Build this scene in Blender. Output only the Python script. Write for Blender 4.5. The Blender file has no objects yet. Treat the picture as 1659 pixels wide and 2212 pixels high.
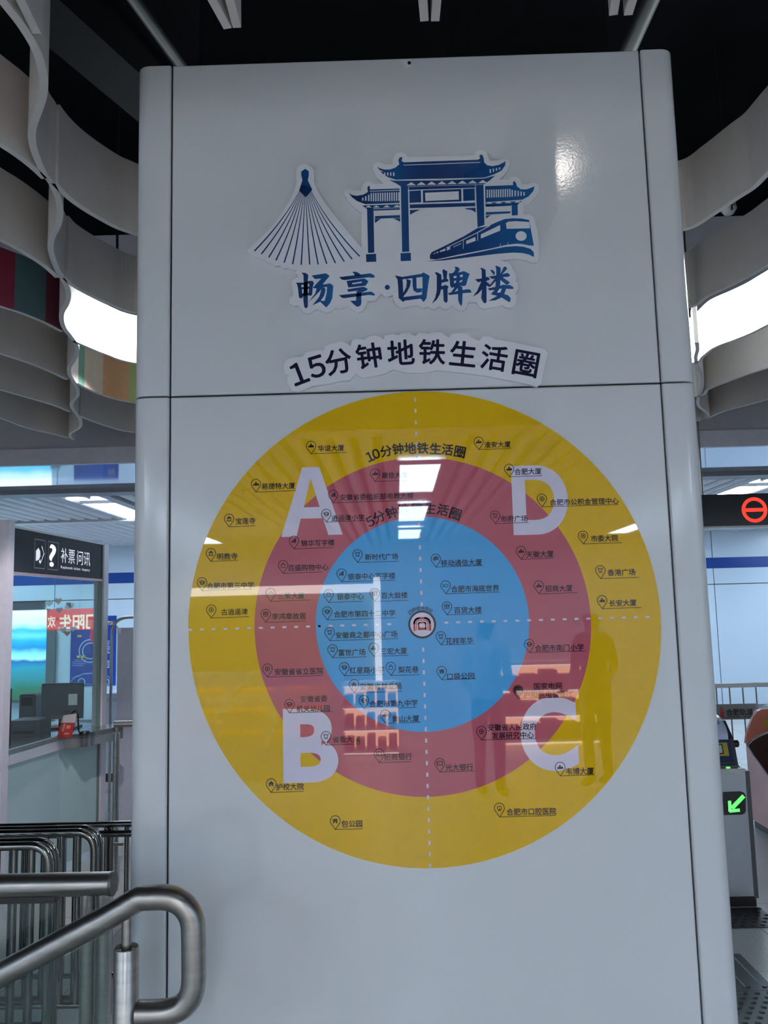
import bpy, math, random
from mathutils import Vector, Matrix
from mathutils.geometry import tessellate_polygon
random.seed(7)
S = bpy.context.scene
COL = S.collection

# ------------------------------------------------------------------ camera
IW, IH, F = 1659.0, 2212.0, 1774.2
YAW, PIT, ROL = -0.0131234, 0.1168037, -0.0246649
CAM = Vector((0.0, -1.79, 1.6))
_f = Vector((math.sin(YAW)*math.cos(PIT), math.cos(YAW)*math.cos(PIT), math.sin(PIT)))
_r0 = Vector((math.cos(YAW), -math.sin(YAW), 0)); _u0 = _r0.cross(_f)
_r = _r0*math.cos(ROL) + _u0*math.sin(ROL); _u = -_r0*math.sin(ROL) + _u0*math.cos(ROL)
cd = bpy.data.cameras.new('camera'); cam = bpy.data.objects.new('camera', cd); COL.objects.link(cam)
cd.sensor_fit = 'HORIZONTAL'; cd.sensor_width = 36.0; cd.lens = 36.0*F/IW; cd.clip_start = 0.02; cd.clip_end = 200
M = Matrix((( _r.x, _u.x, -_f.x, CAM.x), (_r.y, _u.y, -_f.y, CAM.y), (_r.z, _u.z, -_f.z, CAM.z), (0, 0, 0, 1)))
cam.matrix_world = M
S.camera = cam
def ray(px, py): return _f + _r*((px-IW/2)/F) - _u*((py-IH/2)/F)
def PY(px, py, y):            # photo point on the upright plane y
    d = ray(px, py); return CAM + d*((y-CAM.y)/d.y)
def PZ(px, py, z):            # photo point on the level plane z
    d = ray(px, py); return CAM + d*((z-CAM.z)/d.z)
def PD(px, py, D): return PY(px, py, CAM.y + D)
def WX(px, py): p = PY(px, py, 0.0); return p.x, p.z

# ------------------------------------------------------------------ world and exposure
w = bpy.data.worlds.new('world'); S.world = w; w.use_nodes = True
w.node_tree.nodes['Background'].inputs[0].default_value = (0.55, 0.62, 0.75, 1)
w.node_tree.nodes['Background'].inputs[1].default_value = 0.12
S.view_settings.view_transform = 'Standard'
try: S.view_settings.look = 'None'
except Exception: pass
S.view_settings.exposure = 0.0; S.view_settings.gamma = 1.0; S.view_settings.use_curve_mapping = False
LAMP_E = 30.0       # ceiling light panels
RIBBON_E = 12.0      # lit ceiling ribbon

# ------------------------------------------------------------------ materials
MATS = {}
def mat(name, col, rough=0.5, metal=0.0, emit=None, es=0.0, var=0.04, vscale=30.0, bump=0.0, bscale=200.0, coat=0.0, spec=0.5, stretch=None):
    if name in MATS: return MATS[name]
    m = bpy.data.materials.new(name); m.use_nodes = True; nt = m.node_tree; b = nt.nodes['Principled BSDF']
    b.inputs['Roughness'].default_value = rough; b.inputs['Metallic'].default_value = metal
    b.inputs['Specular IOR Level'].default_value = spec
    if coat: b.inputs['Coat Weight'].default_value = coat; b.inputs['Coat Roughness'].default_value = 0.015
    tc = nt.nodes.new('ShaderNodeTexCoord'); n = nt.nodes.new('ShaderNodeTexNoise'); n.inputs['Scale'].default_value = vscale
    src = tc.outputs['Object']
    if stretch:
        mp = nt.nodes.new('ShaderNodeMapping'); mp.inputs['Scale'].default_value = stretch; nt.links.new(src, mp.inputs['Vector']); src = mp.outputs['Vector']
    nt.links.new(src, n.inputs['Vector'])
    r = nt.nodes.new('ShaderNodeValToRGB'); nt.links.new(n.outputs['Fac'], r.inputs['Fac'])
    c = col
    r.color_ramp.elements[0].position = 0.3; r.color_ramp.elements[1].position = 0.7
    r.color_ramp.elements[0].color = (*[max(0, x*(1-var)) for x in c], 1); r.color_ramp.elements[1].color = (*[min(1, x*(1+var)) for x in c], 1)
    nt.links.new(r.outputs['Color'], b.inputs['Base Color'])
    if emit is not None:
        b.inputs['Emission Color'].default_value = (*emit, 1); b.inputs['Emission Strength'].default_value = es
    if bump:
        n2 = nt.nodes.new('ShaderNodeTexNoise'); n2.inputs['Scale'].default_value = bscale; nt.links.new(tc.outputs['Object'], n2.inputs['Vector'])
        bp = nt.nodes.new('ShaderNodeBump'); bp.inputs['Strength'].default_value = bump; bp.inputs['Distance'].default_value = 0.002
        nt.links.new(n2.outputs['Fac'], bp.inputs['Height']); nt.links.new(bp.outputs['Normal'], b.inputs['Normal'])
    MATS[name] = m; return m
def ramp_mat(name, stops, axis=0, rough=0.4, coat=0.0, emit=0.0, noise=0.0, nscale=4.0, vec='Generated'):
    """colour printed along one axis of the thing (gradient ink, pictures)"""
    if name in MATS: return MATS[name]
    m = bpy.data.materials.new(name); m.use_nodes = True; nt = m.node_tree; b = nt.nodes['Principled BSDF']
    b.inputs['Roughness'].default_value = rough; b.inputs['Coat Weight'].default_value = coat; b.inputs['Coat Roughness'].default_value = 0.02
    tc = nt.nodes.new('ShaderNodeTexCoord'); sx = nt.nodes.new('ShaderNodeSeparateXYZ'); nt.links.new(tc.outputs[vec], sx.inputs[0])
    v = sx.outputs[axis]
    if noise:
        n = nt.nodes.new('ShaderNodeTexNoise'); n.inputs['Scale'].default_value = nscale; nt.links.new(tc.outputs[vec], n.inputs['Vector'])
        mm = nt.nodes.new('ShaderNodeMath'); mm.operation = 'MULTIPLY_ADD'; mm.inputs[1].default_value = noise; nt.links.new(n.outputs['Fac'], mm.inputs[0])
        a2 = nt.nodes.new('ShaderNodeMath'); a2.operation = 'SUBTRACT'; a2.inputs[1].default_value = noise*0.5; nt.links.new(v, a2.inputs[0])
        nt.links.new(a2.outputs[0], mm.inputs[2]); v = mm.outputs[0]
    r = nt.nodes.new('ShaderNodeValToRGB'); nt.links.new(v, r.inputs['Fac'])
    e = r.color_ramp.elements
    while len(e) < len(stops): e.new(0.5)
    for k, (p, c) in enumerate(stops): e[k].position = p; e[k].color = (*c, 1)
    nt.links.new(r.outputs['Color'], b.inputs['Base Color'])
    if emit: nt.links.new(r.outputs['Color'], b.inputs['Emission Color']); b.inputs['Emission Strength'].default_value = emit
    MATS[name] = m; return m
def glass_mat(name, tint=(0.9, 0.97, 0.96), ior=1.5):
    m = bpy.data.materials.new(name); m.use_nodes = True; nt = m.node_tree; nt.nodes.remove(nt.nodes['Principled BSDF'])
    t = nt.nodes.new('ShaderNodeBsdfTransparent'); t.inputs[0].default_value = (*tint, 1)
    g = nt.nodes.new('ShaderNodeBsdfGlossy'); g.inputs['Roughness'].default_value = 0.01
    lw = nt.nodes.new('ShaderNodeLayerWeight'); lw.inputs[0].default_value = 0.5
    pw = nt.nodes.new('ShaderNodeMath'); pw.operation = 'POWER'; pw.inputs[1].default_value = 5.0; nt.links.new(lw.outputs['Facing'], pw.inputs[0])
    fr = nt.nodes.new('ShaderNodeMath'); fr.operation = 'MULTIPLY_ADD'; fr.inputs[1].default_value = 0.9; fr.inputs[2].default_value = 0.04; nt.links.new(pw.outputs[0], fr.inputs[0])
    mx = nt.nodes.new('ShaderNodeMixShader'); nt.links.new(fr.outputs[0], mx.inputs[0]); nt.links.new(t.outputs[0], mx.inputs[1]); nt.links.new(g.outputs[0], mx.inputs[2])
    nt.links.new(mx.outputs[0], nt.nodes['Material Output'].inputs[0]); MATS[name] = m; return m

M_COL = mat('white_enamel_cladding', (0.69, 0.71, 0.745), 0.12, var=0.015, vscale=3, bump=0.06, bscale=160, spec=0.5)
M_CORE = mat('dark_core', (0.03, 0.03, 0.03), 0.8)
M_RIB = mat('ribbon_white', (0.66, 0.61, 0.58), 0.5, var=0.02)
M_LIT = mat('ribbon_lit', (0.9, 0.95, 0.95), 0.5, emit=(0.86, 0.98, 1.0), es=RIBBON_E)
M_LITB = mat('ribbon_lit_back', (0.9, 0.95, 0.95), 0.5, emit=(0.86, 0.98, 1.0), es=2.4)
M_STEEL = mat('brushed_steel', (0.37, 0.355, 0.34), 0.33, 1.0, var=0.10, vscale=12, stretch=(1, 1, 8))
M_STEELD = mat('polished_steel', (0.33, 0.315, 0.30), 0.14, 1.0, var=0.12, vscale=10)
M_YEL = mat('print_yellow', (0.78, 0.47, 0.008), 0.4, var=0.01, coat=1.0, spec=0.0)
M_PNK = mat('print_pink', (0.53, 0.12, 0.165), 0.4, var=0.01, coat=1.0, spec=0.0)
M_BLU = mat('print_blue', (0.075, 0.40, 0.82), 0.4, var=0.01, coat=1.0, spec=0.0)
M_LET = mat('print_pale_lilac', (0.72, 0.67, 0.82), 0.4, var=0.01, coat=1.0, spec=0.0)
M_INK = mat('print_navy', (0.008, 0.009, 0.03), 0.4, var=0.05, coat=1.0, spec=0.0)
M_INK2 = mat('sign_navy', (0.008, 0.006, 0.038), 0.45, var=0.05, spec=0.15)
M_RED = mat('emblem_red', (0.55, 0.03, 0.02), 0.4, var=0.02, coat=1.0, spec=0.0)
M_BOARD = mat('white_board', (0.80, 0.81, 0.86), 0.3, var=0.01)
M_GRAD = ramp_mat('blue_gradient_ink', [(0.0, (0.004, 0.022, 0.11)), (0.45, (0.006, 0.055, 0.22)), (1.0, (0.010, 0.13, 0.37))], 0, 0.3)
M_GRAD2 = ramp_mat('blue_gradient_ink_wide', [(0.0, (0.005, 0.026, 0.12)), (0.25, (0.010, 0.085, 0.27)), (0.4, (0.006, 0.04, 0.17)), (0.6, (0.008, 0.05, 0.2)), (1.0, (0.012, 0.13, 0.36))], 0, 0.3)
M_DARKC = mat('black_ceiling', (0.0045, 0.0052, 0.0065), 0.9, var=0.3, vscale=2, spec=0.05)
M_DUCT = mat('dark_duct', (0.009, 0.011, 0.013), 0.8, spec=0.1)
M_PIPE = mat('grey_pipe', (0.05, 0.055, 0.06), 0.5)
M_SLAT = mat('slat_metal', (0.62, 0.62, 0.66), 0.4, var=0.02)
M_PANEL = mat('wall_panel_white', (0.60, 0.72, 0.84), 0.25, var=0.015, vscale=1.5)
M_BBAND = mat('blue_band', (0.006, 0.055, 0.30), 0.3)
M_JOINT = mat('joint_dark', (0.05, 0.055, 0.06), 0.7)
M_BEAM = mat('beam_face', (0.46, 0.45, 0.50), 0.4, var=0.02)
M_SOFF = mat('glossy_soffit', (0.52, 0.58, 0.68), 0.05, 0.6, var=0.01)
M_LIP = mat('grey_lip', (0.22, 0.22, 0.25), 0.4)
M_LAMP = mat('lamp_diffuser', (1, 1, 1), 0.4, emit=(0.69, 0.87, 1.06), es=LAMP_E)
M_SPOT = mat('downlight_lens', (1, 1, 1), 0.4, emit=(1.0, 0.97, 0.92), es=25.0)
M_WHITE = mat('white_plastic', (0.75, 0.75, 0.77), 0.35, var=0.02)
M_LILAC = mat('lilac_metal', (0.78, 0.74, 0.82), 0.3, 0.0, var=0.03)
M_SIGN = mat('charcoal_sign', (0.030, 0.036, 0.046), 0.5, spec=0.2)
M_SLIT = mat('backlit_lettering', (0.8, 0.8, 0.85), 0.4, emit=(0.78, 0.80, 0.92), es=0.75)  # pale lettering with a weak emission of its own
M_BLACK = mat('black_plastic', (0.010, 0.010, 0.012), 0.35)
M_GREY = mat('grey_plastic', (0.09, 0.10, 0.105), 0.45)
M_LGREY = mat('light_grey_board', (0.52, 0.52, 0.60), 0.4)
M_FROST = mat('frosted_glass', (0.50, 0.66, 0.68), 0.35, var=0.03, vscale=2)
M_GLASS = glass_mat('clear_glass')
M_GREENG = glass_mat('green_glass', (0.80, 0.86, 0.85))
M_FLOOR = mat('granite', (0.52, 0.52, 0.50), 0.28, var=0.30, vscale=160, bump=0.05, bscale=300)
M_FJ = mat('floor_joint', (0.12, 0.12, 0.12), 0.8)
M_TACT = mat('tactile_metal', (0.10, 0.11, 0.12), 0.4, 0.5)
M_TACTD = mat('tactile_dark', (0.035, 0.033, 0.035), 0.45, 0.3)
M_REDP = mat('red_plastic', (0.55, 0.03, 0.02), 0.35)
M_MAROON = mat('maroon_flap', (0.028, 0.006, 0.008), 0.3)
M_PINKM = mat('pink_lit_metal', (0.62, 0.36, 0.34), 0.3, 0.4, var=0.1, vscale=3)
M_ORANGEF = mat('orange_flap', (0.75, 0.25, 0.17), 0.35, var=0.1, vscale=4)
M_DBLUE = mat('dark_blue_panel', (0.010, 0.030, 0.12), 0.3)
M_YPL = mat('yellow_plastic', (0.52, 0.40, 0.02), 0.4)
M_HOOD = mat('white_blue_hood', (0.55, 0.62, 0.85), 0.25)
M_GREENL = mat('green_led', (0.1, 0.9, 0.2), 0.4, emit=(0.10, 1.0, 0.12), es=3.0)
M_REDL = mat('red_led', (0.9, 0.1, 0.05), 0.4, emit=(0.95, 0.035, 0.02), es=1.0)
M_WALL = mat('plain_wall', (0.66, 0.67, 0.70), 0.5)
M_ORANGE = mat('orange_fruit', (0.85, 0.33, 0.02), 0.45, var=0.15, vscale=8)
M_CRATE = mat('crate_foam', (0.80, 0.76, 0.62), 0.6)

# ------------------------------------------------------------------ mesh helpers
class MB:
    def __init__(s): s.v = []; s.f = []; s.m = []; s.mats = []
    def _mi(s, m):
        if m not in s.mats: s.mats.append(m)
        return s.mats.index(m)
    def add(s, vs, fs, m=None):
        o = len(s.v); s.v += [tuple(v) for v in vs]; k = s._mi(m)
        for f in fs: s.f.append(tuple(i+o for i in f)); s.m.append(k)
    def box(s, a, b, m=None, bev=0.0):
        x0, y0, z0 = a; x1, y1, z1 = b
        if bev <= 0:
            s.add([(x0,y0,z0),(x1,y0,z0),(x1,y1,z0),(x0,y1,z0),(x0,y0,z1),(x1,y0,z1),(x1,y1,z1),(x0,y1,z1)],
                  [(0,3,2,1),(4,5,6,7),(0,1,5,4),(1,2,6,5),(2,3,7,6),(3,0,4,7)], m); return s
        # octagonal profile, chamfered on the upright edges and top
        c = bev
        def ring(z, i): return [(x0+c+i,y0+i,z),(x1-c-i,y0+i,z),(x1-i,y0+c+i,z),(x1-i,y1-c-i,z),(x1-c-i,y1-i,z),(x0+c+i,y1-i,z),(x0+i,y1-c-i,z),(x0+i,y0+c+i,z)]
        rs = [ring(z0, 0), ring(z1-c, 0), ring(z1, c*0.7)]
        vs = sum(rs, []); fs = [tuple(range(7,-1,-1)), tuple(range(16,24))]
        for k in range(2):
            for j in range(8): fs.append((k*8+j, k*8+(j+1)%8, k*8+8+(j+1)%8, k*8+8+j))
        s.add(vs, fs, m); return s
    def obox(s, p, q, z0, z1, t, m=None):      # upright slab from p to q (plan), thickness t towards its left
        p = Vector((p[0], p[1])); q = Vector((q[0], q[1])); d = (q-p).normalized(); n = Vector((-d.y, d.x))*t
        c = [p, q, q+n, p+n]
        s.add([(a.x,a.y,z0) for a in c]+[(a.x,a.y,z1) for a in c], [(0,3,2,1),(4,5,6,7),(0,1,5,4),(1,2,6,5),(2,3,7,6),(3,0,4,7)], m); return s
    def tube(s, pts, r, n=14, m=None, caps=True):
        pts = [Vector(p) for p in pts]; rings = []; up = Vector((0.123, 0.45, 0.88))
        t0 = (pts[1]-pts[0]).normalized(); a = t0.cross(up).normalized()
        for i, p in enumerate(pts):
            if i == 0: t = t0
            elif i == len(pts)-1: t = (pts[-1]-pts[-2]).normalized()
            else: t = ((pts[i]-pts[i-1]).normalized() + (pts[i+1]-pts[i]).normalized()).normalized()
            a = (a - t*a.dot(t)).normalized(); b = t.cross(a); rr = r[i] if isinstance(r, (list, tuple)) else r
            rings.append([p + (a*math.cos(2*math.pi*k/n) + b*math.sin(2*math.pi*k/n))*rr for k in range(n)])
        vs = sum(rings, []); fs = []
        for i in range(len(pts)-1):
            for k in range(n): fs.append((i*n+k, i*n+(k+1)%n, (i+1)*n+(k+1)%n, (i+1)*n+k))
        if caps: fs.append(tuple(range(n-1,-1,-1))); fs.append(tuple((len(pts)-1)*n+k for k in range(n)))
        s.add(vs, fs, m); return s
    def lathe(s, c, prof, n=20, m=None, ax='z'):
        vs = []; fs = []
        for (r, h) in prof:
            for k in range(n):
                a = 2*math.pi*k/n
                if ax == 'z': vs.append((c[0]+r*math.cos(a), c[1]+r*math.sin(a), c[2]+h))
                elif ax == 'y': vs.append((c[0]+r*math.cos(a), c[1]+h, c[2]+r*math.sin(a)))
                else: vs.append((c[0]+h, c[1]+r*math.cos(a), c[2]+r*math.sin(a)))
        for i in range(len(prof)-1):
            for k in range(n): fs.append((i*n+k, i*n+(k+1)%n, (i+1)*n+(k+1)%n, (i+1)*n+k))
        fs.append(tuple(range(n-1,-1,-1))); fs.append(tuple((len(prof)-1)*n+k for k in range(n)))
        s.add(vs, fs, m); return s
    def poly(s, pts, y, m=None, thick=0.0):       # polygon in the x,z plane facing -y; thick reaches back towards +y
        P3 = [Vector((p[0], p[1], 0)) for p in pts]
        tris = tessellate_polygon([P3]); n = len(pts)
        vs = [(p[0], y, p[1]) for p in pts]; fs = []
        for t in tris:
            a, b, c = [pts[i] for i in t]
            ar = (b[0]-a[0])*(c[1]-a[1]) - (b[1]-a[1])*(c[0]-a[0])
            fs.append(tuple(t) if ar > 0 else tuple(reversed(t)))
        if thick:
            vs += [(p[0], y+thick, p[1]) for p in pts]; fs += [tuple(i+n for i in reversed(f)) for f in fs]
            for i in range(n): fs.append((i, (i+1) % n, n+(i+1) % n, n+i))
        s.add(vs, fs, m); return s
    def extr(s, prof, x0, x1, m=None):            # (y,z) side profile swept along x
        P3 = [Vector((p[0], p[1], 0)) for p in prof]; tr = tessellate_polygon([P3]); n = len(prof)
        vs = [(x0, p[0], p[1]) for p in prof] + [(x1, p[0], p[1]) for p in prof]
        fs = [tuple(t) for t in tr] + [tuple(i+n for i in reversed(t)) for t in tr] + [(i, (i+1) % n, n+(i+1) % n, n+i) for i in range(n)]
        s.add(vs, fs, m); return s
    def build(s, name, m=None, parent=None, smooth=False):
        me = bpy.data.meshes.new(name); me.from_pydata(s.v, [], s.f)
        ms = [(k if k is not None else m) for k in s.mats]
        for k in ms: me.materials.append(k)
        for i, p in enumerate(me.polygons): p.material_index = s.m[i]
        import bmesh
        if smooth:
            bm = bmesh.new(); bm.from_mesh(me); bmesh.ops.recalc_face_normals(bm, faces=bm.faces); bm.to_mesh(me); bm.free()
            for p in me.polygons: p.use_smooth = True
            try: me.set_sharp_from_angle(angle=math.radians(40))
            except Exception: pass
        me.update()
        o = bpy.data.objects.new(name, me); COL.objects.link(o)
        if parent: o.parent = parent; o.matrix_parent_inverse = parent.matrix_basis.inverted()
        return o
def tag(o, label=None, cat=None, group=None, kind=None):
    if label: o['label'] = label
    if cat: o['category'] = cat
    if group: o['group'] = group
    if kind: o['kind'] = kind
    return o
def thing(name, loc, label, cat, group=None):
    o = bpy.data.objects.new(name, None); o.empty_display_size = 0.05; COL.objects.link(o); o.location = loc
    return tag(o, label, cat, group)
def copy_part(o, parent, loc):
    c = o.copy(); COL.objects.link(c); c.parent = parent; c.location = loc; return c
def struct(name, mb, m, parent=None, smooth=False):
    o = mb.build(name, m, parent, smooth)
    if parent is None: o['kind'] = 'structure'
    return o
def smooth_path(pts, sub=6):          # centripetal Catmull-Rom
    P = [Vector(p) for p in pts]; P = [P[0]*2-P[1]] + P + [P[-1]*2-P[-2]]; out = []
    for i in range(1, len(P)-2):
        p0, p1, p2, p3 = P[i-1:i+3]
        t0 = 0.0; t1 = t0+max((p1-p0).length, 1e-6)**0.5; t2 = t1+max((p2-p1).length, 1e-6)**0.5; t3 = t2+max((p3-p2).length, 1e-6)**0.5
        for k in range(sub):
            t = t1+(t2-t1)*k/sub
            a1 = p0*((t1-t)/(t1-t0))+p1*((t-t0)/(t1-t0)); a2 = p1*((t2-t)/(t2-t1))+p2*((t-t1)/(t2-t1)); a3 = p2*((t3-t)/(t3-t2))+p3*((t-t2)/(t3-t2))
            b1 = a1*((t2-t)/(t2-t0))+a2*((t-t0)/(t2-t0)); b2 = a2*((t3-t)/(t3-t1))+a3*((t-t1)/(t3-t1))
            out.append(b1*((t2-t)/(t2-t1))+b2*((t-t1)/(t2-t1)))
    out.append(P[-2]); return out
def arc_path(pts, rad, n=8):       # polyline with rounded corners
    P = [Vector(p) for p in pts]; out = [P[0]]
    for i in range(1, len(P)-1):
        a = (P[i-1]-P[i]); b = (P[i+1]-P[i]); r = min(rad, a.length*0.49, b.length*0.49)
        p = P[i]+a.normalized()*r; q = P[i]+b.normalized()*r
        for k in range(n+1):
            t = k/n; out.append(p*(1-t)**2 + P[i]*2*t*(1-t) + q*t*t)
    out.append(P[-1]); return out

# text -> flat polygons
_tc = {}
def glyphs(txt, bold=0.0):
    key = (txt, bold)
    if key in _tc: return _tc[key]
    cu = bpy.data.curves.new('txt', 'FONT'); cu.body = txt; cu.size = 1.0; cu.offset = bold; cu.resolution_u = 10 if (len(txt) == 1 and txt.isascii()) else 3; cu.fill_mode = 'FRONT'
    o = bpy.data.objects.new('txt', cu); COL.objects.link(o)
    dg = bpy.context.evaluated_depsgraph_get(); dg.update(); ev = o.evaluated_get(dg); me = ev.to_mesh()
    vs = [(v.co.x, v.co.y) for v in me.vertices]; fs = [tuple(p.vertices) for p in me.polygons]
    ev.to_mesh_clear(); bpy.data.objects.remove(o); bpy.data.curves.remove(cu)
    xs = [v[0] for v in vs]; ys = [v[1] for v in vs]
    _tc[key] = (vs, fs, min(xs), max(xs), min(ys), max(ys)); return _tc[key]
def put_text(mb, txt, cx, cz, y, width=None, height=None, ang=0.0, bold=0.0, m=None, mirror=False, box=None, xf=None, grow=False):
    if bold <= 0 or grow: _put_text(mb, txt, cx, cz, y, width, height, ang, bold, m, mirror, box, xf); return
    _put_text(mb, txt, cx, cz, y, width, height, ang, 0, m, mirror, box, xf, [(bold*math.cos(k*math.pi/4), bold*math.sin(k*math.pi/4)) for k in range(8)])
def _put_text(mb, txt, cx, cz, y, width=None, height=None, ang=0.0, bold=0.0, m=None, mirror=False, box=None, xf=None, shifts=((0, 0),)):
    vs, fs, x0, x1, y0, y1 = glyphs(txt, bold)
    if box: sx = (box[1]-box[0])/(x1-x0); sz = (box[3]-box[2])/(y1-y0); cx = (box[0]+box[1])/2; cz = (box[2]+box[3])/2
    elif width: sx = sz = width/(x1-x0)
    else: sx = sz = height/(y1-y0)
    if width and height: sx = width/(x1-x0); sz = height/(y1-y0)
    mx, my = (x0+x1)/2, (y0+y1)/2; ca, sa = math.cos(ang), math.sin(ang); out = []
    for k, (dx, dz) in enumerate(shifts):
        out = []; yy = y - k*0.000012
        for (a, b) in vs:
            a = (a-mx+dx)*sx; b = (b-my+dz)*sz
            if mirror: a = -a
            p = (cx + a*ca - b*sa, yy, cz + a*sa + b*ca)
            out.append(xf(p) if xf else p)
        f2 = []
        for f in fs:
            A, B, C = out[f[0]], out[f[1]], out[f[2]]
            n = (Vector(B)-Vector(A)).cross(Vector(C)-Vector(A)); f2.append(f if (n.y <= 0 or xf) else tuple(reversed(f)))
        mb.add(out, f2, m)
def stroke(mb, pts, wdt, y, m=None):    # flat polyline of a width in the x,z plane
    for i in range(len(pts)-1):
        a = Vector(pts[i]); b = Vector(pts[i+1]); d = b-a
        if d.length < 1e-9: continue
        d.normalize(); n = Vector((-d.y, d.x)); w0 = wdt[i] if isinstance(wdt, list) else wdt; w1 = wdt[i+1] if isinstance(wdt, list) else wdt
        e = d*w0*0.3
        q = [a-e-n*w0/2, b+e-n*w1/2, b+e+n*w1/2, a-e+n*w0/2]
        mb.add([(p.x, y, p.y) for p in q], [(0, 1, 2, 3)], m)
def disc(mb, c, r, y, m=None, r0=0.0, n=48):
    if r0 <= 0:
        mb.add([(c[0]+r*math.cos(2*math.pi*k/n), y, c[1]+r*math.sin(2*math.pi*k/n)) for k in range(n)], [tuple(range(n))], m)
    else:
        vs = [(c[0]+q*math.cos(2*math.pi*k/n), y, c[1]+q*math.sin(2*math.pi*k/n)) for q in (r0, r) for k in range(n)]
        mb.add(vs, [(k, n+k, n+(k+1) % n, (k+1) % n) for k in range(n)], m)
def crop(ox, oy, s): return lambda p: WX(ox+p[0]/s, oy+p[1]/s)

# ================================================================== THE SETTING
YB = 10.21           # back wall
ZC = 2.60            # slat ceiling
XL, XR, YR = -6.5, 7.0, -11.0
fl = struct('floor', MB().box((XL, YR, -0.12), (XR, YB+0.2, -0.012)), M_FJ)
ts = 0.8
tile = None
for i in range(16):
    for j in range(27):
        x = XL+0.24+i*ts; y = YR+0.2+j*ts
        if x+ts > XR or y+ts > YB: continue
        if j < 8: continue
        if tile is None:
            tile = MB().box((0, 0, -0.012), (ts-0.004, ts-0.004, 0.0)).build('floor_tile', M_FLOOR, fl); tile.location = (x, y, 0)
        else: copy_part(tile, fl, (x, y, 0))
MB().box((XL, YR, -0.012), (XR, YR+0.2+8*ts-0.004, 0)).build('floor_slab', M_FLOOR, fl)
struct('wall_left', MB().box((XL-0.2, YR, -0.12), (XL, YB+0.2, 4.2)), M_WALL)
struct('wall_right', MB().box((XR, YR, -0.12), (XR+0.2, YB+0.2, 4.2)), M_WALL)
struct('wall_rear', MB().box((XL, YR-0.2, -0.12), (XR, YR, 4.2)), M_WALL)
wb = struct('wall_back', MB().box((XL, YB+0.02, -0.12), (XR, YB+0.2, 4.2)), M_JOINT)
zs = 1.83; x_seam = PY(1543, 1262, YB).x
k0 = int((XL-x_seam)/1.2)-1
up = lo = bb = None
for k in range(k0, k0+14):
    x = x_seam + k*1.2
    if x+1.2 < XL or x > XR-0.4: continue
    if lo is None:
        lo = MB().box((0.006, 0, 0.12), (1.194, 0.02, zs-0.006)).build('wall_panel', M_PANEL, wb)
        up = MB().box((0.006, 0, zs+0.006), (1.194, 0.02, 3.0)).build('wall_panel', M_PANEL, wb)
        bb = MB().box((0.004, -0.003, 2.06), (1.196, 0.0, 2.215)).build('blue_stripe', M_BBAND, wb)
        for o in (lo, up, bb): o.location = (x, YB, 0)
    else:
        for o in (lo, up, bb): copy_part(o, wb, (x, YB, 0))
struct('baseboard_back', MB().box((XL, YB-0.02, 0), (XR, YB+0.02, 0.12)), M_LIP)

# dark open ceiling with ducts and pipes
struct('ceiling', MB().box((XL, YR, 4.2), (XR, YB+0.2, 4.4)), M_DARKC)
# beam between the ribbon zone and the slat ceiling
YBM = CAM.y + 5.34
bm_ = struct('trim_1', MB().box((XL, YBM+0.03, ZC+0.11), (XR, YBM+1.25, 4.2)), M_BEAM)
MB().box((XL, YBM, ZC), (XR, YBM+0.035, ZC+0.11)).build('fascia_strip', mat('fascia_light', (0.58, 0.58, 0.66), 0.35), bm_)
MB().box((XL, YBM+0.035, ZC), (XR, YBM+1.06, ZC+0.11)).build('soffit', M_SOFF, bm_)
MB().box((XL, YBM+1.06, ZC-0.035), (XR, YBM+1.25, ZC+0.11)).build('edge_profile', M_LIP, bm_)
# slat ceilings: front concourse and the one behind the viewpoint
def slat_zone(y0, y1, x0, x1, name):
    base = struct(name, MB().box((x0, y0, ZC+0.16), (x1, y1, ZC+0.2)), mat('slat_void', (0.05, 0.05, 0.055), 0.7))
    s0 = None; p = 0.142; n = int((x1-x0)/p)
    for i in range(n):
        x = x0 + 0.04 + i*p
        if any(abs(x+0.045-lx) < 0.26 for lx in LX): continue
        if s0 is None:
            s0 = MB().extr([(0.0, 0.0), (0, 0)], 0, 0) if False else None
            b = MB(); L = y1-y0-0.04
            prof = [(0.0, 0.10), (0.0, 0.015), (0.012, 0.0), (0.078, 0.0), (0.09, 0.015), (0.09, 0.10)]
            vs = [(a, 0, c) for a, c in prof] + [(a, L, c) for a, c in prof]; q = len(prof)
            b.add(vs, [(i2, (i2+1) % q, q+(i2+1) % q, q+i2) for i2 in range(q)] + [tuple(range(q-1, -1, -1)), tuple(range(q, 2*q))])
            s0 = b.build('slat', M_SLAT, base); s0.location = (x, y0+0.02, ZC)
        else: copy_part(s0, base, (x, y0+0.02, ZC))
    for lx in LX:
        if lx+0.25 < x1 and lx-0.25 > x0:
            for sx in (-0.255, 0.165): MB().box((lx+sx, y0+0.02, ZC-0.004), (lx+sx+0.09, y1-0.02, ZC+0.05)).build('light_track', mat('track_metal', (0.42, 0.42, 0.46), 0.4), base)
            MB().box((lx-0.165, y0+0.02, ZC+0.05), (lx+0.165, y1-0.02, ZC+0.06)).build('track_back', M_SLAT, base)
    return base
LX = (-5.54, -2.66, 0.19, 3.22, 6.1)
YS0 = YBM+1.25; YS1 = 6.85; YS2 = YB
slat_zone(YS0, YS1-0.1, XL, XR, 'ceiling_slats_near')
slat_zone(YS1+0.1, YS2, XL, XR, 'ceiling_slats_far')
struct('trim_2', MB().box((XL, YS1-0.1, ZC-0.02), (XR, YS1+0.1, ZC+0.16)), M_SLAT)
slat_zone(YR, -2.9, XL, XR, 'ceiling_slats_rear')
struct('trim_3', MB().box((XL, -2.9, ZC-0.01), (XR, -2.7, 4.2)), M_BEAM)
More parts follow.
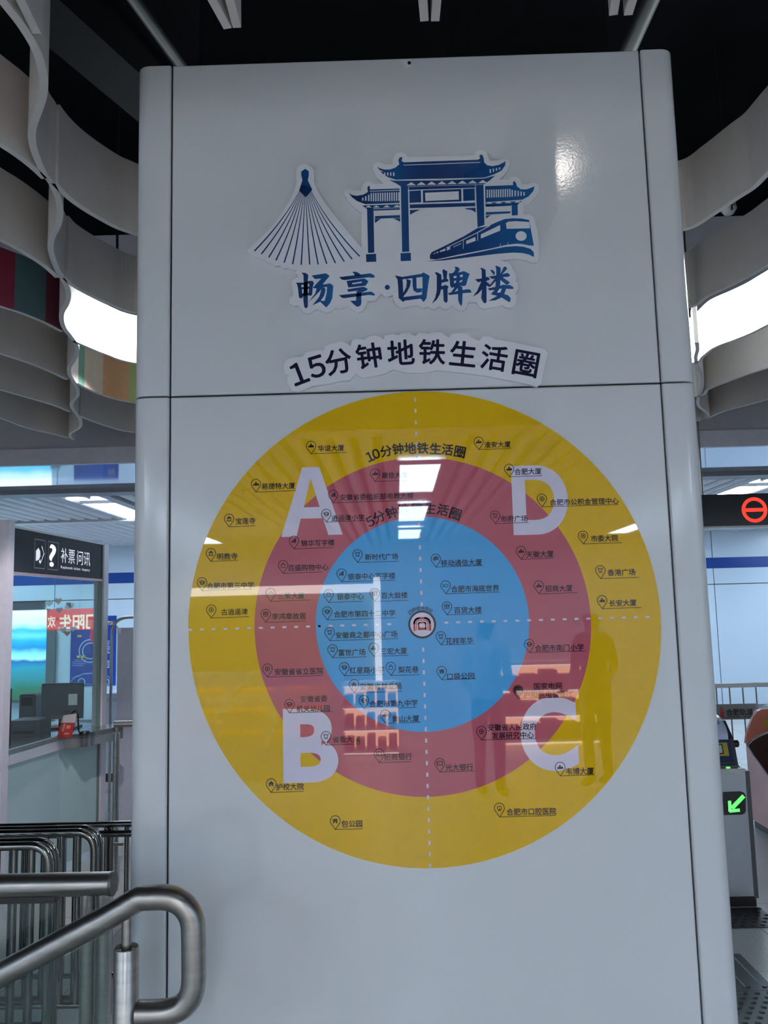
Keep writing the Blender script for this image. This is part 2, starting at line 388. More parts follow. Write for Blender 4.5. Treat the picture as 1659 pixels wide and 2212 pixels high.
# lamps in the slat ceilings
M_LAMPF = mat('lamp_diffuser_concourse', (1, 1, 1), 0.4, emit=(0.69, 0.87, 1.06), es=LAMP_E*1.10)
def light_panel(x, y0, y1, label, group):
    t = thing('light_panel', (x, y0, ZC), label, 'ceiling light', group)
    L = y1-y0
    b = MB(); b.box((-0.165, 0, 0.0), (-0.145, L, 0.03)); b.box((0.145, 0, 0), (0.165, L, 0.03)); b.box((-0.145, 0, 0), (0.145, 0.02, 0.03)); b.box((-0.145, L-0.02, 0), (0.145, L, 0.03))
    o = b.build('frame', M_WHITE, t); o.matrix_parent_inverse = Matrix(); 
    o = MB().box((-0.145, 0.02, 0.008), (0.145, L-0.02, 0.028)).build('diffuser', M_LAMPF if y0 > 0 else M_LAMP, t); o.matrix_parent_inverse = Matrix()
def downlight(x, y, label, group):
    t = thing('downlight', (x, y, ZC), label, 'downlight', group)
    o = MB().lathe((0, 0, 0), [(0.075, 0.05), (0.11, 0.03), (0.115, -0.012), (0.088, -0.014), (0.085, 0.0)], 24).build('rim', M_WHITE, t, True); o.matrix_parent_inverse = Matrix()
    o = MB().lathe((0, 0, 0), [(0.085, -0.004), (0.083, -0.018), (0.04, -0.022)], 24).build('lens', M_SPOT, t, True); o.matrix_parent_inverse = Matrix()
for x, nm in zip(LX, (None, 'booth', None, 'fare gates', None)):
    g = 'light panels in the slat ceiling beyond the beam'
    lab = {'booth': 'long white light panel in the slat ceiling above the ticket booth', 'fare gates': 'long white light panel in the slat ceiling beyond the hanging black sign', None: 'long white light panel in the slat ceiling hidden by the column'}[nm]
    light_panel(x, 8.0, 9.45, 'long white light panel in the slat ceiling close to the back wall', 'light panels by the back wall')  # unseen row of panels, added so the back wall gets brighter
    if nm is None: continue
    light_panel(x, CAM.y+7.28, CAM.y+8.6, lab, g)
    downlight(x-0.03, CAM.y+6.85, 'round white downlight in the slat ceiling above the ticket booth' if nm == 'booth' else 'round white downlight in the slat ceiling beyond the hanging black sign', 'downlights at the beam edge')
for x in LX:
    for y0 in (-5.35, -7.75): light_panel(x, y0, y0+1.44, 'long white light panel in the slat ceiling seen mirrored in the round map', 'light panels mirrored in the map')
for x in LX: light_panel(x, -10.2, -8.76, 'long white light panel in the slat ceiling seen mirrored in the round map', 'light panels mirrored in the map')

# spotlight in the dark ceiling aimed at the column signs
sp_ = PY(1210, 365, 2.0); sp = Vector((sp_.x, -2.0, sp_.z)); aim = Vector((0.03, 0, 2.45))
sl0 = thing('sign_spotlight', sp, 'small spotlight in the dark ceiling aimed at the column boards', 'spotlight')
dq = (aim-sp).normalized()
def _abs(o): return o
MB().tube([sp-dq*0.16, sp-dq*0.01], 0.045, 20).build('housing', M_BLACK, sl0, True)
MB().tube([sp-dq*0.012, sp-dq*0.004], 0.038, 20).build('lens', mat('spot_lens', (1, 1, 1), 0.3, emit=(1.0, 0.95, 0.88), es=5.0), sl0, True)
MB().tube([sp-dq*0.1, (sp.x, (sp-dq*0.1).y, 4.2)], 0.008, 8).build('hanger', M_DUCT, sl0)
ld = bpy.data.lights.new('spot_lamp', 'SPOT'); ld.energy = 6; ld.color = (1.0, 0.93, 0.86); ld.spot_size = math.radians(75); ld.spot_blend = 1.0; ld.shadow_soft_size = 0.035
lo_ = bpy.data.objects.new('spot_lamp', ld); COL.objects.link(lo_); lo_.location = sp+dq*0.01; lo_.rotation_euler = dq.to_track_quat('-Z', 'Y').to_euler()
# ================================================================== COLUMN
X0, X1 = -0.582, 0.681; XA, XB = -0.497, 0.600; ZSEAM = 2.083; ZT = 2.881; YK = 0.95
col = thing('clad_column', (0.05, 0.45, 0), 'square column clad in glossy white enamel panels with thin dark seams', 'column')
MB().box((X0+0.02, 0.02, 0), (X1-0.02, YK-0.02, 2.84)).build('core', M_CORE, col)
MB().box((X0+0.12, 0.12, 2.84), (X1-0.12, YK-0.12, 4.2)).build('shaft', M_DUCT, col)
def front_panel(x0, x1, z0, z1):
    b = MB(); c = 0.003; ys = [(0.012, 0), (c, 0), (0.0, c)]
    vs = []; 
    for (y, i) in ys: vs += [(x0+i, y, z0+i), (x1-i, y, z0+i), (x1-i, y, z1-i), (x0+i, y, z1-i)]
    fs = [(8, 9, 10, 11)]
    for k in range(2):
        for j in range(4): fs.append((k*4+j, k*4+(j+1) % 4, k*4+4+(j+1) % 4, k*4+4+j))
    b.add(vs, fs); b.build('cladding_panel', M_COL, col)
def corner_panel(x_in, x_out, z0, z1, yb=YK):
    s = 1 if x_out > x_in else -1; R = 0.032; prof = [(x_in, 0.012), (x_in, 0.003), (x_in+s*0.003, 0.0)]
    for k in range(9):
        a = math.pi/2*k/8; prof.append((x_out - s*R + s*R*math.sin(a), R - R*math.cos(a)))
    prof += [(x_out, yb), (x_out-s*0.015, yb), (x_out-s*0.015, R+0.005), (x_out-s*(R+0.005), 0.015)]
    b = MB(); n = len(prof); e = 0.003
    vs = [(x, y, z) for z in (z0, z1) for x, y in prof]
    fs = [(i, (i+1) % n, n+(i+1) % n, n+i) for i in range(n)]
    P3 = [Vector((p[0], p[1], 0)) for p in prof]
    for t in tessellate_polygon([P3]): fs += [tuple(t), tuple(n+i for i in reversed(t))]
    b.add(vs, fs); b.build('corner_panel', M_COL, col, True)
g = 0.0022
for z0, z1 in ((0.0, ZSEAM-g), (ZSEAM+g, ZT)):
    front_panel(XA+g, XB-g, z0, z1)
    corner_panel(XA-g, X0, z0, z1); corner_panel(XB+g, X1, z0, z1)
# torn scrap with a screw hole at the top of the column
tri = MB(); tri.poly([WX(*p) for p in ((862, 131), (888, 130), (887, 146), (878, 147))], -0.003, M_BOARD, 0.003)
so = tri.build('bracket_scrap', None, col)
b = MB(); b.lathe((WX(884, 138)[0], -0.0045, WX(884, 138)[1]), [(0.004, 0), (0.004, 0.003)], 10, M_INK2, 'y'); b.build('screw', None, so)

# ================================================================== LOGO BOARD
logo = thing('logo_board', (*[WX(850, 500)[0]], 0, WX(850, 500)[1]), 'white cut-out board with blue archway, cable bridge, train and brush lettering', 'sign')
c1, c2, c3, c4, c5, c6 = crop(520, 300, 4.879), crop(730, 310, 3.607), crop(1000, 560, 12.76), crop(840, 570, 9.217), crop(630, 580, 8.295), crop(600, 560, 2.765)
outl = [c1(p) for p in ((78,1195),(130,1145),(250,1030),(360,910),(450,790),(520,670),(570,570),(592,500),(590,360),(615,310),(660,290),(700,290),(750,315),(778,365),(778,470),(810,560),(880,680),(980,810),(1100,960),(1200,1080),(1275,1170),(1272,800),(1220,760),(1140,690),(1100,620),(1095,580),(1120,552),(1160,550),(1200,568),(1275,565),(1285,510),(1320,475),(1360,472),(1400,497),(1505,495))]
outl += [c2(p) for p in ((300,280),(275,225),(275,185),(300,163),(335,168),(370,182),(425,180),(432,130),(455,95),(495,88),(530,100),(542,125),(1055,108),(1075,80),(1110,68),(1145,80),(1165,115),(1178,155),(1240,150),(1290,127),(1325,140),(1335,180),(1310,240),(1255,298),(1325,298),(1345,278),(1385,275),(1415,295),(1425,333),(1470,335),(1520,318),(1555,335),(1562,380),(1540,430),(1490,475),(1440,505),(1440,568),(1490,570),(1520,590),(1545,680),(1560,780),(1560,915),(1545,938),(1515,942),(1450,920),(1370,912),(1300,920),(1255,922))]
outl += [c3(p) for p in ((1100,105),(1230,150),(1320,230),(1350,330),(1420,400),(1455,480),(1450,570),(1425,640),(1480,700),(1505,790),(1490,900),(1425,1000),(1450,1080),(1450,1220),(1400,1330),(1290,1385),(1180,1370),(1060,1300),(900,1350),(700,1370),(590,1410),(480,1380),(360,1220),(145,1225))]
outl += [c4(p) for p in ((1540,890),(1480,950),(1420,970),(1350,930),(1255,855),(1190,920),(1130,935),(1060,915),(1005,870),(930,925),(870,935),(800,895),(780,880),(690,910),(620,890),(570,855),(360,880),(280,910),(220,900),(130,830),(85,740),(78,650),(0,680))]
outl += [c5(p) for p in ((1659,520),(1605,475),(1500,600),(1360,610),(1340,700),(1260,790),(1190,815),(1120,790),(1000,705),(880,745),(775,735),(700,800),(620,825),(540,790),(470,752),(410,770),(340,820),(280,838),(200,800),(130,690),(60,700))]
outl += [c6(p) for p in ((75,275),(72,245),(100,220),(85,165),(90,135),(125,115),(110,95),(115,76))]
outl += [c1(p) for p in ((560,1395),(500,1375),(460,1385),(420,1355),(370,1355),(330,1325),(290,1325),(250,1290),(190,1268),(150,1265),(110,1230),(85,1215))]
MB().poly(outl, -0.010, M_BOARD, 0.010).build('backing', None, logo)
yi, yw = -0.0103, -0.0106
def part(name, polys, whites, tr, m=M_GRAD, parent=logo):
    b = MB()
    for q in polys: b.poly([tr(p) for p in q], yi)
    o = b.build(name, m, parent)
    if whites:
        b = MB()
        for q in whites: b.poly([tr(p) for p in q], yw)
        wc = b.build('white_cutout', M_BOARD, o)
        if len(whites) > 1: wc['kind'] = 'stuff'
    return o
def line(a, b, w_):      # thin quad between two crop points
    a = Vector(a); b = Vector(b); n = (b-a).normalized(); n = Vector((-n.y, n.x))*w_/2
    return [tuple(a-n), tuple(b-n), tuple(b+n), tuple(a+n)]
# cable bridge
bmf = MB(); bmf.poly([c1(p) for p in ((685,340),(722,365),(722,410),(712,460),(760,560),(690,640),(620,570),(655,460),(643,410),(643,368))], yi)
bots = [(155,1200),(228,1230),(305,1265),(380,1297),(465,1320),(553,1337),(643,1343),(732,1340),(820,1338),(910,1333),(1000,1325),(1092,1310),(1175,1285),(1252,1255)]
for i, B in enumerate(bots):
    T = (650+i*5.4, 520); u_ = (i-6.5)/6.5; C = (T[0]+(B[0]-T[0])*0.42 - u_*62, T[1]+(B[1]-T[1])*0.47)
    pts = [c1(((1-t)**2*T[0]+2*t*(1-t)*C[0]+t*t*B[0], (1-t)**2*T[1]+2*t*(1-t)*C[1]+t*t*B[1])) for t in [k/10 for k in range(11)]]
    stroke(bmf, pts, [(4+12*k/10)/4.879*0.001 for k in range(11)], yi)
bmf.build('cable_bridge', M_GRAD, logo)
def slits(x0, x1, n, ya0, ya1, yb0, yb1, w_):
    r = []
    for i in range(n):
        t = i/(n-1); x = x0+(x1-x0)*t; a = ya0+(ya1-ya0)*t; b = yb0+(yb1-yb0)*t
        r.append([(x, a), (x+w_, a), (x+w_, b), (x, b)])
    return r
def zig(x0, x1, n, y0, y1, h, wd):
    return [[(x-wd/2, y0+(y1-y0)*i/(n-1)), (x, y0+(y1-y0)*i/(n-1)-h), (x+wd/2, y0+(y1-y0)*i/(n-1)-1)] for i in range(n) for x in [x0+(x1-x0)*i/(n-1)]]
arch = [
 [(305,198),(330,213),(365,222),(410,220),(450,205),(478,180),(470,150),(480,128),(502,124),(500,140),(495,155),(515,165),(1085,145),(1105,135),(1098,118),(1105,106),(1122,108),(1132,135),(1135,165),(1160,188),(1200,195),(1250,185),(1302,158),(1298,190),(1270,230),(1220,255),(1140,283),(800,298),(450,300),(390,280),(345,250)],
 [(395,300),(440,308),(800,305),(1140,290),(1222,268),(1180,305),(1150,325),(1140,335),(540,352),(490,352),(455,330)],
 [(545,355),(1065,340),(1065,362),(545,380)], [(490,352),(545,352),(555,858),(500,860)], [(487,870),(567,866),(569,928),(489,932)],
 [(1070,340),(1130,338),(1138,650),(1085,670)], [(555,388),(645,382),(648,475),(557,480)], [(660,382),(958,372),(960,468),(662,478)], [(972,372),(1062,368),(1064,460),(974,465)],
 [(558,492),(1066,478),(1067,505),(560,522)], [(560,535),(640,532),(600,550),(562,572)], [(985,522),(1068,518),(1070,555),(1040,535),(1000,530)],
 [(88,402),(110,418),(150,425),(200,415),(235,395),(230,365),(240,347),(250,352),(250,375),(480,368),(480,480),(215,490),(150,465),(110,435)],
 [(190,500),(480,490),(482,517),(225,525)], [(228,520),(278,516),(284,865),(236,868)], [(220,878),(298,874),(300,936),(222,938)],
 [(278,528),(482,520),(482,533),(280,540)], [(290,582),(484,574),(484,596),(290,602)], [(288,604),(335,602),(290,637)], [(430,600),(485,598),(485,626)],
 [(1140,350),(1360,342),(1358,318),(1370,310),(1385,330),(1388,350),(1420,375),(1465,375),(1527,352),(1515,390),(1480,430),(1430,455),(1145,475)],
 [(1145,480),(1430,465),(1410,480),(1400,490),(1148,507)], [(1348,488),(1395,485),(1397,575),(1350,578)], [(1148,500),(1345,492),(1345,502),(1148,510)],
 [(1148,552),(1338,545),(1340,560),(1148,572)], [(1148,578),(1190,574),(1150,602)]]
wh = [line((510,188),(1105,166),5), line((330,228),(352,240),5), line((440,303),(1140,287),5), line((1140,287),(1225,262),4), [(678,402),(938,390),(940,455),(680,466)],
      line((250,390),(480,382),5), line((486,360),(492,640),5), line((1140,345),(1146,600),5), line((549,360),(556,560),5), line((1067,350),(1072,560),4)]
wh += slits(256, 470, 13, 404, 398, 468, 464, 9) + slits(190, 236, 3, 440, 418, 462, 466, 10) + slits(1155, 1330, 11, 378, 372, 440, 434, 9) + slits(1348, 1440, 5, 380, 396, 432, 424, 10)
wh += slits(360, 430, 4, 245, 244, 266, 272, 10) + slits(1178, 1250, 4, 218, 205, 248, 222, 10)
wh += zig(570, 1125, 8, 345, 328, 26, 76) + zig(300, 460, 3, 517, 513, 18, 56) + [[(215,515),(240,500),(265,517)]] + zig(1175, 1395, 4, 488, 479, 18, 52)
part('archway', arch, wh, c2, M_GRAD2)
ct = crop(910, 440, 6.144)
cir = [(1316+73*math.cos(a*math.pi/10), 457+64*math.sin(a*math.pi/10)) for a in range(20)]
part('train', [[(115,760),(112,710),(135,670),(300,590),(560,460),(740,350),(880,325),(1000,270),(1100,232),(1200,222),(1320,225),(1420,245),(1428,268),(1430,290),(1460,450),(1485,585),(1420,580),(1330,560),(1240,558),(1100,578),(900,625),(500,700),(200,765)],
 [(50,790),(250,765),(600,700),(900,640),(1100,600),(1240,588),(1350,598),(1440,625),(1485,670),(1485,735),(1420,700),(1330,680),(1220,675),(1000,690),(600,740),(300,778)]],
 [line((330,612),(545,508),9), line((545,508),(745,408),11), line((745,408),(905,318),12), [(785,435),(1038,312),(1040,385),(785,490)], [(590,520),(712,470),(715,520),(592,565)], [(420,600),(525,550),(525,560),(425,607)],
  [(335,612),(382,598),(380,630),(335,650)], [(240,655),(318,620),(315,650),(245,670)], [(195,670),(225,660),(220,680),(200,682)], [(155,690),(190,678),(180,692),(160,697)],
  [(1115,285),(1150,268),(1250,260),(1425,272),(1432,355),(1125,362)], cir, line((742,415),(742,520),9), line((552,510),(552,625),8), line((1042,556),(1042,590),7), line((1143,540),(1143,575),7)], ct, M_GRAD)
# brush-written characters
part('character', [[(185,108),(260,112),(308,150),(295,250),(300,700),(275,748),(235,720),(218,600),(225,300),(222,150)],
  [(88,285),(230,285),(320,255),(380,252),(408,290),(390,350),(375,500),(350,520),(300,510),(215,525),(205,550),(170,570),(140,545),(128,420),(112,330)],
  [(365,160),(620,118),(688,165),(560,320),(700,300),(752,340),(735,560),(690,660),(625,730),(520,625),(380,690),(500,540),(545,400),(400,550),(310,635),(430,480),(455,390),(385,380),(540,210),(430,222)]],
  [[(182,325),(225,325),(225,365),(185,368)], [(295,308),(325,305),(322,355),(297,355)], [(195,405),(222,402),(222,475),(198,480)], [(297,400),(320,398),(315,465),(297,470)],
   [(560,372),(640,360),(635,470),(598,612),(530,608),(590,520),(615,420),(600,375)]], c5)
part('character', [[(1090,92),(1170,92),(1230,130),(1230,160),(1145,165),(1130,140)], [(855,188),(1415,118),(1480,150),(1495,185),(1460,200),(1380,190),(960,240),(910,235)],
  [(990,255),(1310,210),(1380,260),(1330,340),(1020,372)], [(998,405),(1290,358),(1362,390),(1355,420),(1240,468),(1190,470),(1150,445),(1210,425),(1020,448)],
  [(855,510),(1430,445),(1490,485),(1490,515),(1380,505),(950,562),(905,555)], [(1165,470),(1250,470),(1255,640),(1240,690),(1190,718),(1150,700),(1052,610),(1160,605)]],
  [[(1088,292),(1260,265),(1262,292),(1092,318)]], c5)
b = MB(); disc(b, WX(836.9, 624.4), 0.0058, yi, None, 0, 20); b.build('dot', M_GRAD, logo)
so = part('character', [[(120,265),(270,295),(640,235),(690,208),(808,275),(785,420),(745,720),(690,795),(630,725),(320,765),(280,792),(195,715),(185,500),(172,350)]],
  [[(272,345),(665,298),(668,520),(655,650),(295,695),(285,560)]], c4)
b = MB()
for q in ([(345,335),(440,370),(420,480),(370,580),(295,680),(285,620),(345,500),(355,400)], [(468,320),(545,300),(550,525),(668,525),(650,600),(560,610),(490,565),(472,480)]): b.poly([c4(p) for p in q], -0.0109)
b.build('inner_stroke', M_GRAD, so)
part('character', [[(908,205),(960,205),(1040,250),(1045,360),(1085,330),(1058,160),(1085,145),(1160,185),(1145,330),(1180,350),(1178,385),(1045,410),(1042,480),(1130,455),(1185,485),(1165,530),(1165,780),(1135,815),(1085,770),(1075,540),(1035,545),(1010,640),(950,745),(855,825),(920,700),(950,560),(950,270)],
  [(1300,92),(1370,100),(1410,145),(1370,210),(1490,180),(1600,235),(1560,350),(1530,460),(1490,478),(1400,470),(1240,512),(1215,470),(1205,350),(1190,220),(1240,228),(1290,200),(1320,140)],
  [(1300,485),(1380,465),(1455,490),(1458,555),(1560,540),(1610,545),(1640,605),(1460,620),(1455,800),(1440,875),(1400,830),(1375,760),(1370,635),(1200,655),(1168,620),(1235,600),(1290,520)]],
  [[(1278,285),(1340,272),(1338,315),(1290,325)], [(1410,258),(1465,250),(1460,298),(1410,302)], [(1290,375),(1335,370),(1330,405),(1295,430)], [(1410,370),(1458,350),(1450,390),(1395,412)], [(1365,515),(1370,570),(1298,592)]], c4)
part('character', [[(455,300),(510,290),(610,340),(620,545),(680,535),(730,590),(720,610),(625,655),(735,750),(860,590),(780,590),(705,525),(905,495),(900,280),(870,240),(920,230),(1025,285),(1020,455),(1110,265),(1140,250),(1205,290),(1180,340),(1060,470),(1200,425),(1275,470),(1275,510),(1220,535),(1080,545),(1280,685),(1215,750),(1165,745),(1020,620),(1010,780),(1080,750),(1290,765),(1375,820),(1380,860),(1330,870),(1180,860),(1120,1010),(1230,1040),(1300,1120),(1285,1220),(1250,1225),(1050,1100),(880,1180),(690,1195),(930,1055),(755,1015),(860,890),(720,905),(670,855),(880,810),(890,650),(760,790),(700,815),(635,770),(640,1200),(630,1240),(590,1265),(545,1230),(490,1110),(515,880),(400,1000),(265,1075),(380,920),(495,660),(410,685),(320,605),(510,575),(500,340)],
  [(735,345),(800,345),(860,400),(865,460),(830,480)]], [[(985,870),(1055,855),(1020,960),(925,975)]], c3)

# ================================================================== HEADING BOARD
head = thing('heading_board', (WX(900, 780)[0], 0, WX(900, 780)[1]), 'arched white cut-out board with dark navy heading in bold characters', 'sign')
hb = [c6(p) for p in ((38,640),(55,605),(95,590),(150,590),(175,562),(240,550),(275,555),(290,525),(330,510),(380,500),(420,512),(435,525),(440,500),(465,480),(520,490),(540,470),(580,463),(615,475),(632,490),(640,465),(690,455),(720,462),(745,447),(790,447),(815,470),(845,447),(900,455),(920,445),(975,445),(1000,465),(1020,478),(1040,455),(1080,450),(1130,453),(1160,480),(1200,495),(1225,470),(1260,468),(1300,490),(1390,500),(1500,525),(1590,545),(1608,570),(1590,650),(1568,750),(1545,768),(1500,755),(1350,725),(1250,705),(1100,685),(950,670),(880,685),(770,685),(690,665),(640,690),(570,705),(510,715),(465,690),(430,730),(370,735),(310,750),(210,765),(130,798),(90,795),(65,760),(60,715),(75,705),(45,690))]
MB().poly(hb, -0.010, M_BOARD, 0.010).build('backing', None, head)
def arc_text(name, chars, y, parent, m, hz, bold, dgh=None, one=True):
    pos = [WX(px, py) for _, px, py in chars]
    mb = MB()
    for i, (ch, px, py) in enumerate(chars):
        a = pos[max(i-1, 0)]; b_ = pos[min(i+1, len(pos)-1)]; ang = math.atan2(b_[1]-a[1], b_[0]-a[0])
        h = hz*(0.86 if ch.isdigit() else 1.0)
        if not one: mb = MB()
        put_text(mb, ch, pos[i][0], pos[i][1], y, height=h, ang=ang, bold=bold, m=m)
        if not one: mb.build(name, m, parent)
    if one: mb.build(name, m, parent)
arc_text('character', [('１',647,809.5),('５',685,795),('分',732,784),('钟',797,771.6),('地',865.8,764.3),('铁',932.7,763),('生',999.6,767),('活',1066.5,776),('圈',1134.5,788.6)], -0.0103, head, M_INK2, 0.0560, 0.020, one=False)

# ================================================================== ROUND MAP
DC = (0.0561, 1.6-0.0311); DR = 0.5088
dm = thing('round_map', (DC[0], -0.0005, DC[1]), 'round glossy map sticker of yellow, pink and blue rings with place names', 'map')
def disc_solid(name, c, r, y, th, m, parent, n=160):
    vs = []
    for yy in (y, y+th): vs += [(c[0]+r*math.cos(2*math.pi*k/n), yy, c[1]+r*math.sin(2*math.pi*k/n)) for k in range(n)]
    fs = [tuple(range(n)), tuple(range(2*n-1, n-1, -1))] + [(k, n+k, n+(k+1) % n, (k+1) % n) for k in range(n)]
    b = MB(); b.add(vs, fs); return b.build(name, m, parent)
disc_solid('yellow_ring', DC, DR, -0.0030, 0.0024, M_YEL, dm)
pc = [WX(*p) for p in ((549,1360),(1277,1335))]; qc = [WX(*p) for p in ((905,990),(922,1719))]
PCN = ((pc[0][0]+pc[1][0])/2, (qc[0][1]+qc[1][1])/2); PR = ((pc[1][0]-pc[0][0])+(qc[0][1]-qc[1][1]))/4
disc_solid('pink_ring', PCN, PR, -0.0032, 0.0002, M_PNK, dm)
pc = [WX(*p) for p in ((682,1352),(1143,1340))]; qc = [WX(*p) for p in ((905,1117),(916,1580))]
BCN = ((pc[0][0]+pc[1][0])/2, (qc[0][1]+qc[1][1])/2); BR = ((pc[1][0]-pc[0][0])+(qc[0][1]-qc[1][1]))/4
disc_solid('blue_disc', BCN, BR, -0.0034, 0.0002, M_BLU, dm)
YLT, YD, YT = -0.0036, -0.0038, -0.0040
# large letters
ca = crop(400, 850, 3.318)
b = MB()
b.poly([ca(p) for p in ((840,532),(900,530),(900,612),(850,820),(830,897),(800,1027),(690,1030))], YLT)
b.poly([ca(p) for p in ((899,530),(962,528),(1130,1012),(1028,1015),(988,893),(965,815),(900,612))], YLT)
b.poly([ca(p) for p in ((850,818),(966,814),(990,895),(829,898))], YLT)
b.build('letter', M_LET, dm)
for ch, bx in (('B', (612, 730.7, 1530, 1689.7)), ('C', (1123.7, 1247, 1505, 1665)), ('D', (1106, 1226, 1005.5, 1155))):
    b = MB(); l = WX(bx[0], (bx[2]+bx[3])/2)[0]; r_ = WX(bx[1], (bx[2]+bx[3])/2)[0]; t = WX((bx[0]+bx[1])/2, bx[2])[1]; bo = WX((bx[0]+bx[1])/2, bx[3])[1]
    put_text(b, ch, 0, 0, YLT, box=(l, r_, bo, t), bold=0.036, m=M_LET, grow=True); b.build('letter', M_LET, dm)
# dashed cross lines
dz = DC[1]+0.001
dash = None; dashv = None
def add_dash(x0, x1, z0, z1):
    MB().add
    b = MB(); b.poly([(x0, z0), (x1, z0), (x1, z1), (x0, z1)], YD); return b.build('dash', M_LET, dm)
for i in range(12):
    px = 411.7 + i*25.4; c = WX(px, 1360.5-0.0283*(px-410)); add_dash(c[0]-0.0042, c[0]+0.0042, c[1]-0.0021, c[1]+0.0021)
for i in range(7):
    px = 686 + i*25.3 + 3; c = WX(px, 1360.5-0.0283*(px-410)); add_dash(c[0]-0.0042, c[0]+0.0042, c[1]-0.0021, c[1]+0.0021)
for i in range(18):
    px = 964 + i*25.5; c = WX(px, 1360.5-0.0283*(px-410)); add_dash(c[0]-0.0042, c[0]+0.0042, c[1]-0.0021, c[1]+0.0021)
for i in range(42):
    py = 864 + i*24.5
    if abs(py-1348) < 34: continue
    c = WX(896.5+(py-864)*0.0325, py); add_dash(c[0]-0.0021, c[0]+0.0021, c[1]-0.0042, c[1]+0.0042)
arc_text('ring_heading', [('１',799.3,987),('０',812.3,981),('分',834,975),('钟',859.6,970.5),('地',886,969),('铁',913,969),('生',940.7,970),('活',966.6,972),('圈',993,977)], YT, dm, M_INK, 0.0245, 0.02)
arc_text('ring_heading', [('５',800,1127),('分',819,1117),('钟',845.5,1107.7),('地',872,1101),('铁',901,1097.5),('生',929,1098),('活',956.7,1102),('圈',983.4,1110.7)], YT, dm, M_INK, 0.0245, 0.02)
# station emblem
EC = WX(911.8, 1348.8); K = 1.79/F*1.004
em = MB(); disc(em, EC, 29.5*K, YT); emo = em.build('station_emblem', M_INK, dm)
b = MB(); disc(b, EC, 25.3*K, YT-0.0002); b.build('emblem_face', M_LET, emo)
ce = lambda p: (EC[0]+(p[0]-860)/16.59*K, EC[1]-(p[1]-810)/16.59*K)
b = MB()
def arch_stroke(x0, x1, top, bot, r, wd):
    pts = [(x0, bot), (x0, top+r)] + [(x0+r-r*math.cos(a), top+r-r*math.sin(a)) for a in [math.pi/2*k/6 for k in range(1, 7)]] + [(x1-r+r*math.sin(a), top+r-r*math.cos(a)) for a in [math.pi/2*k/6 for k in range(7)]] + [(x1, bot)]
    stroke(b, [ce(p) for p in pts], wd/16.59*K, YT-0.0004)
arch_stroke(585, 1135, 590, 1015, 170, 72); arch_stroke(665, 1060, 668, 1020, 95, 26)
arch_stroke(735, 985, 745, 960, 50, 50); stroke(b, [ce((745, 965)), ce((980, 965))], 85/16.59*K, YT-0.0004)
b.build('emblem_arch', M_RED, emo)
b = MB(); put_pos = [('四',887,1322.3),('牌',894.4,1317),('楼',903.4,1314.5),('地',913,1314),('铁',922.4,1315),('站',930.5,1318.7)]
for i, (ch, px, py) in enumerate(put_pos):
    c = WX(px, py); ang = math.atan2(c[1]-EC[1], c[0]-EC[0]) - math.pi/2; put_text(b, ch, c[0], c[1], YT, height=0.0088, ang=ang, bold=0.01, m=M_INK)
b.build('emblem_name', M_INK, emo)
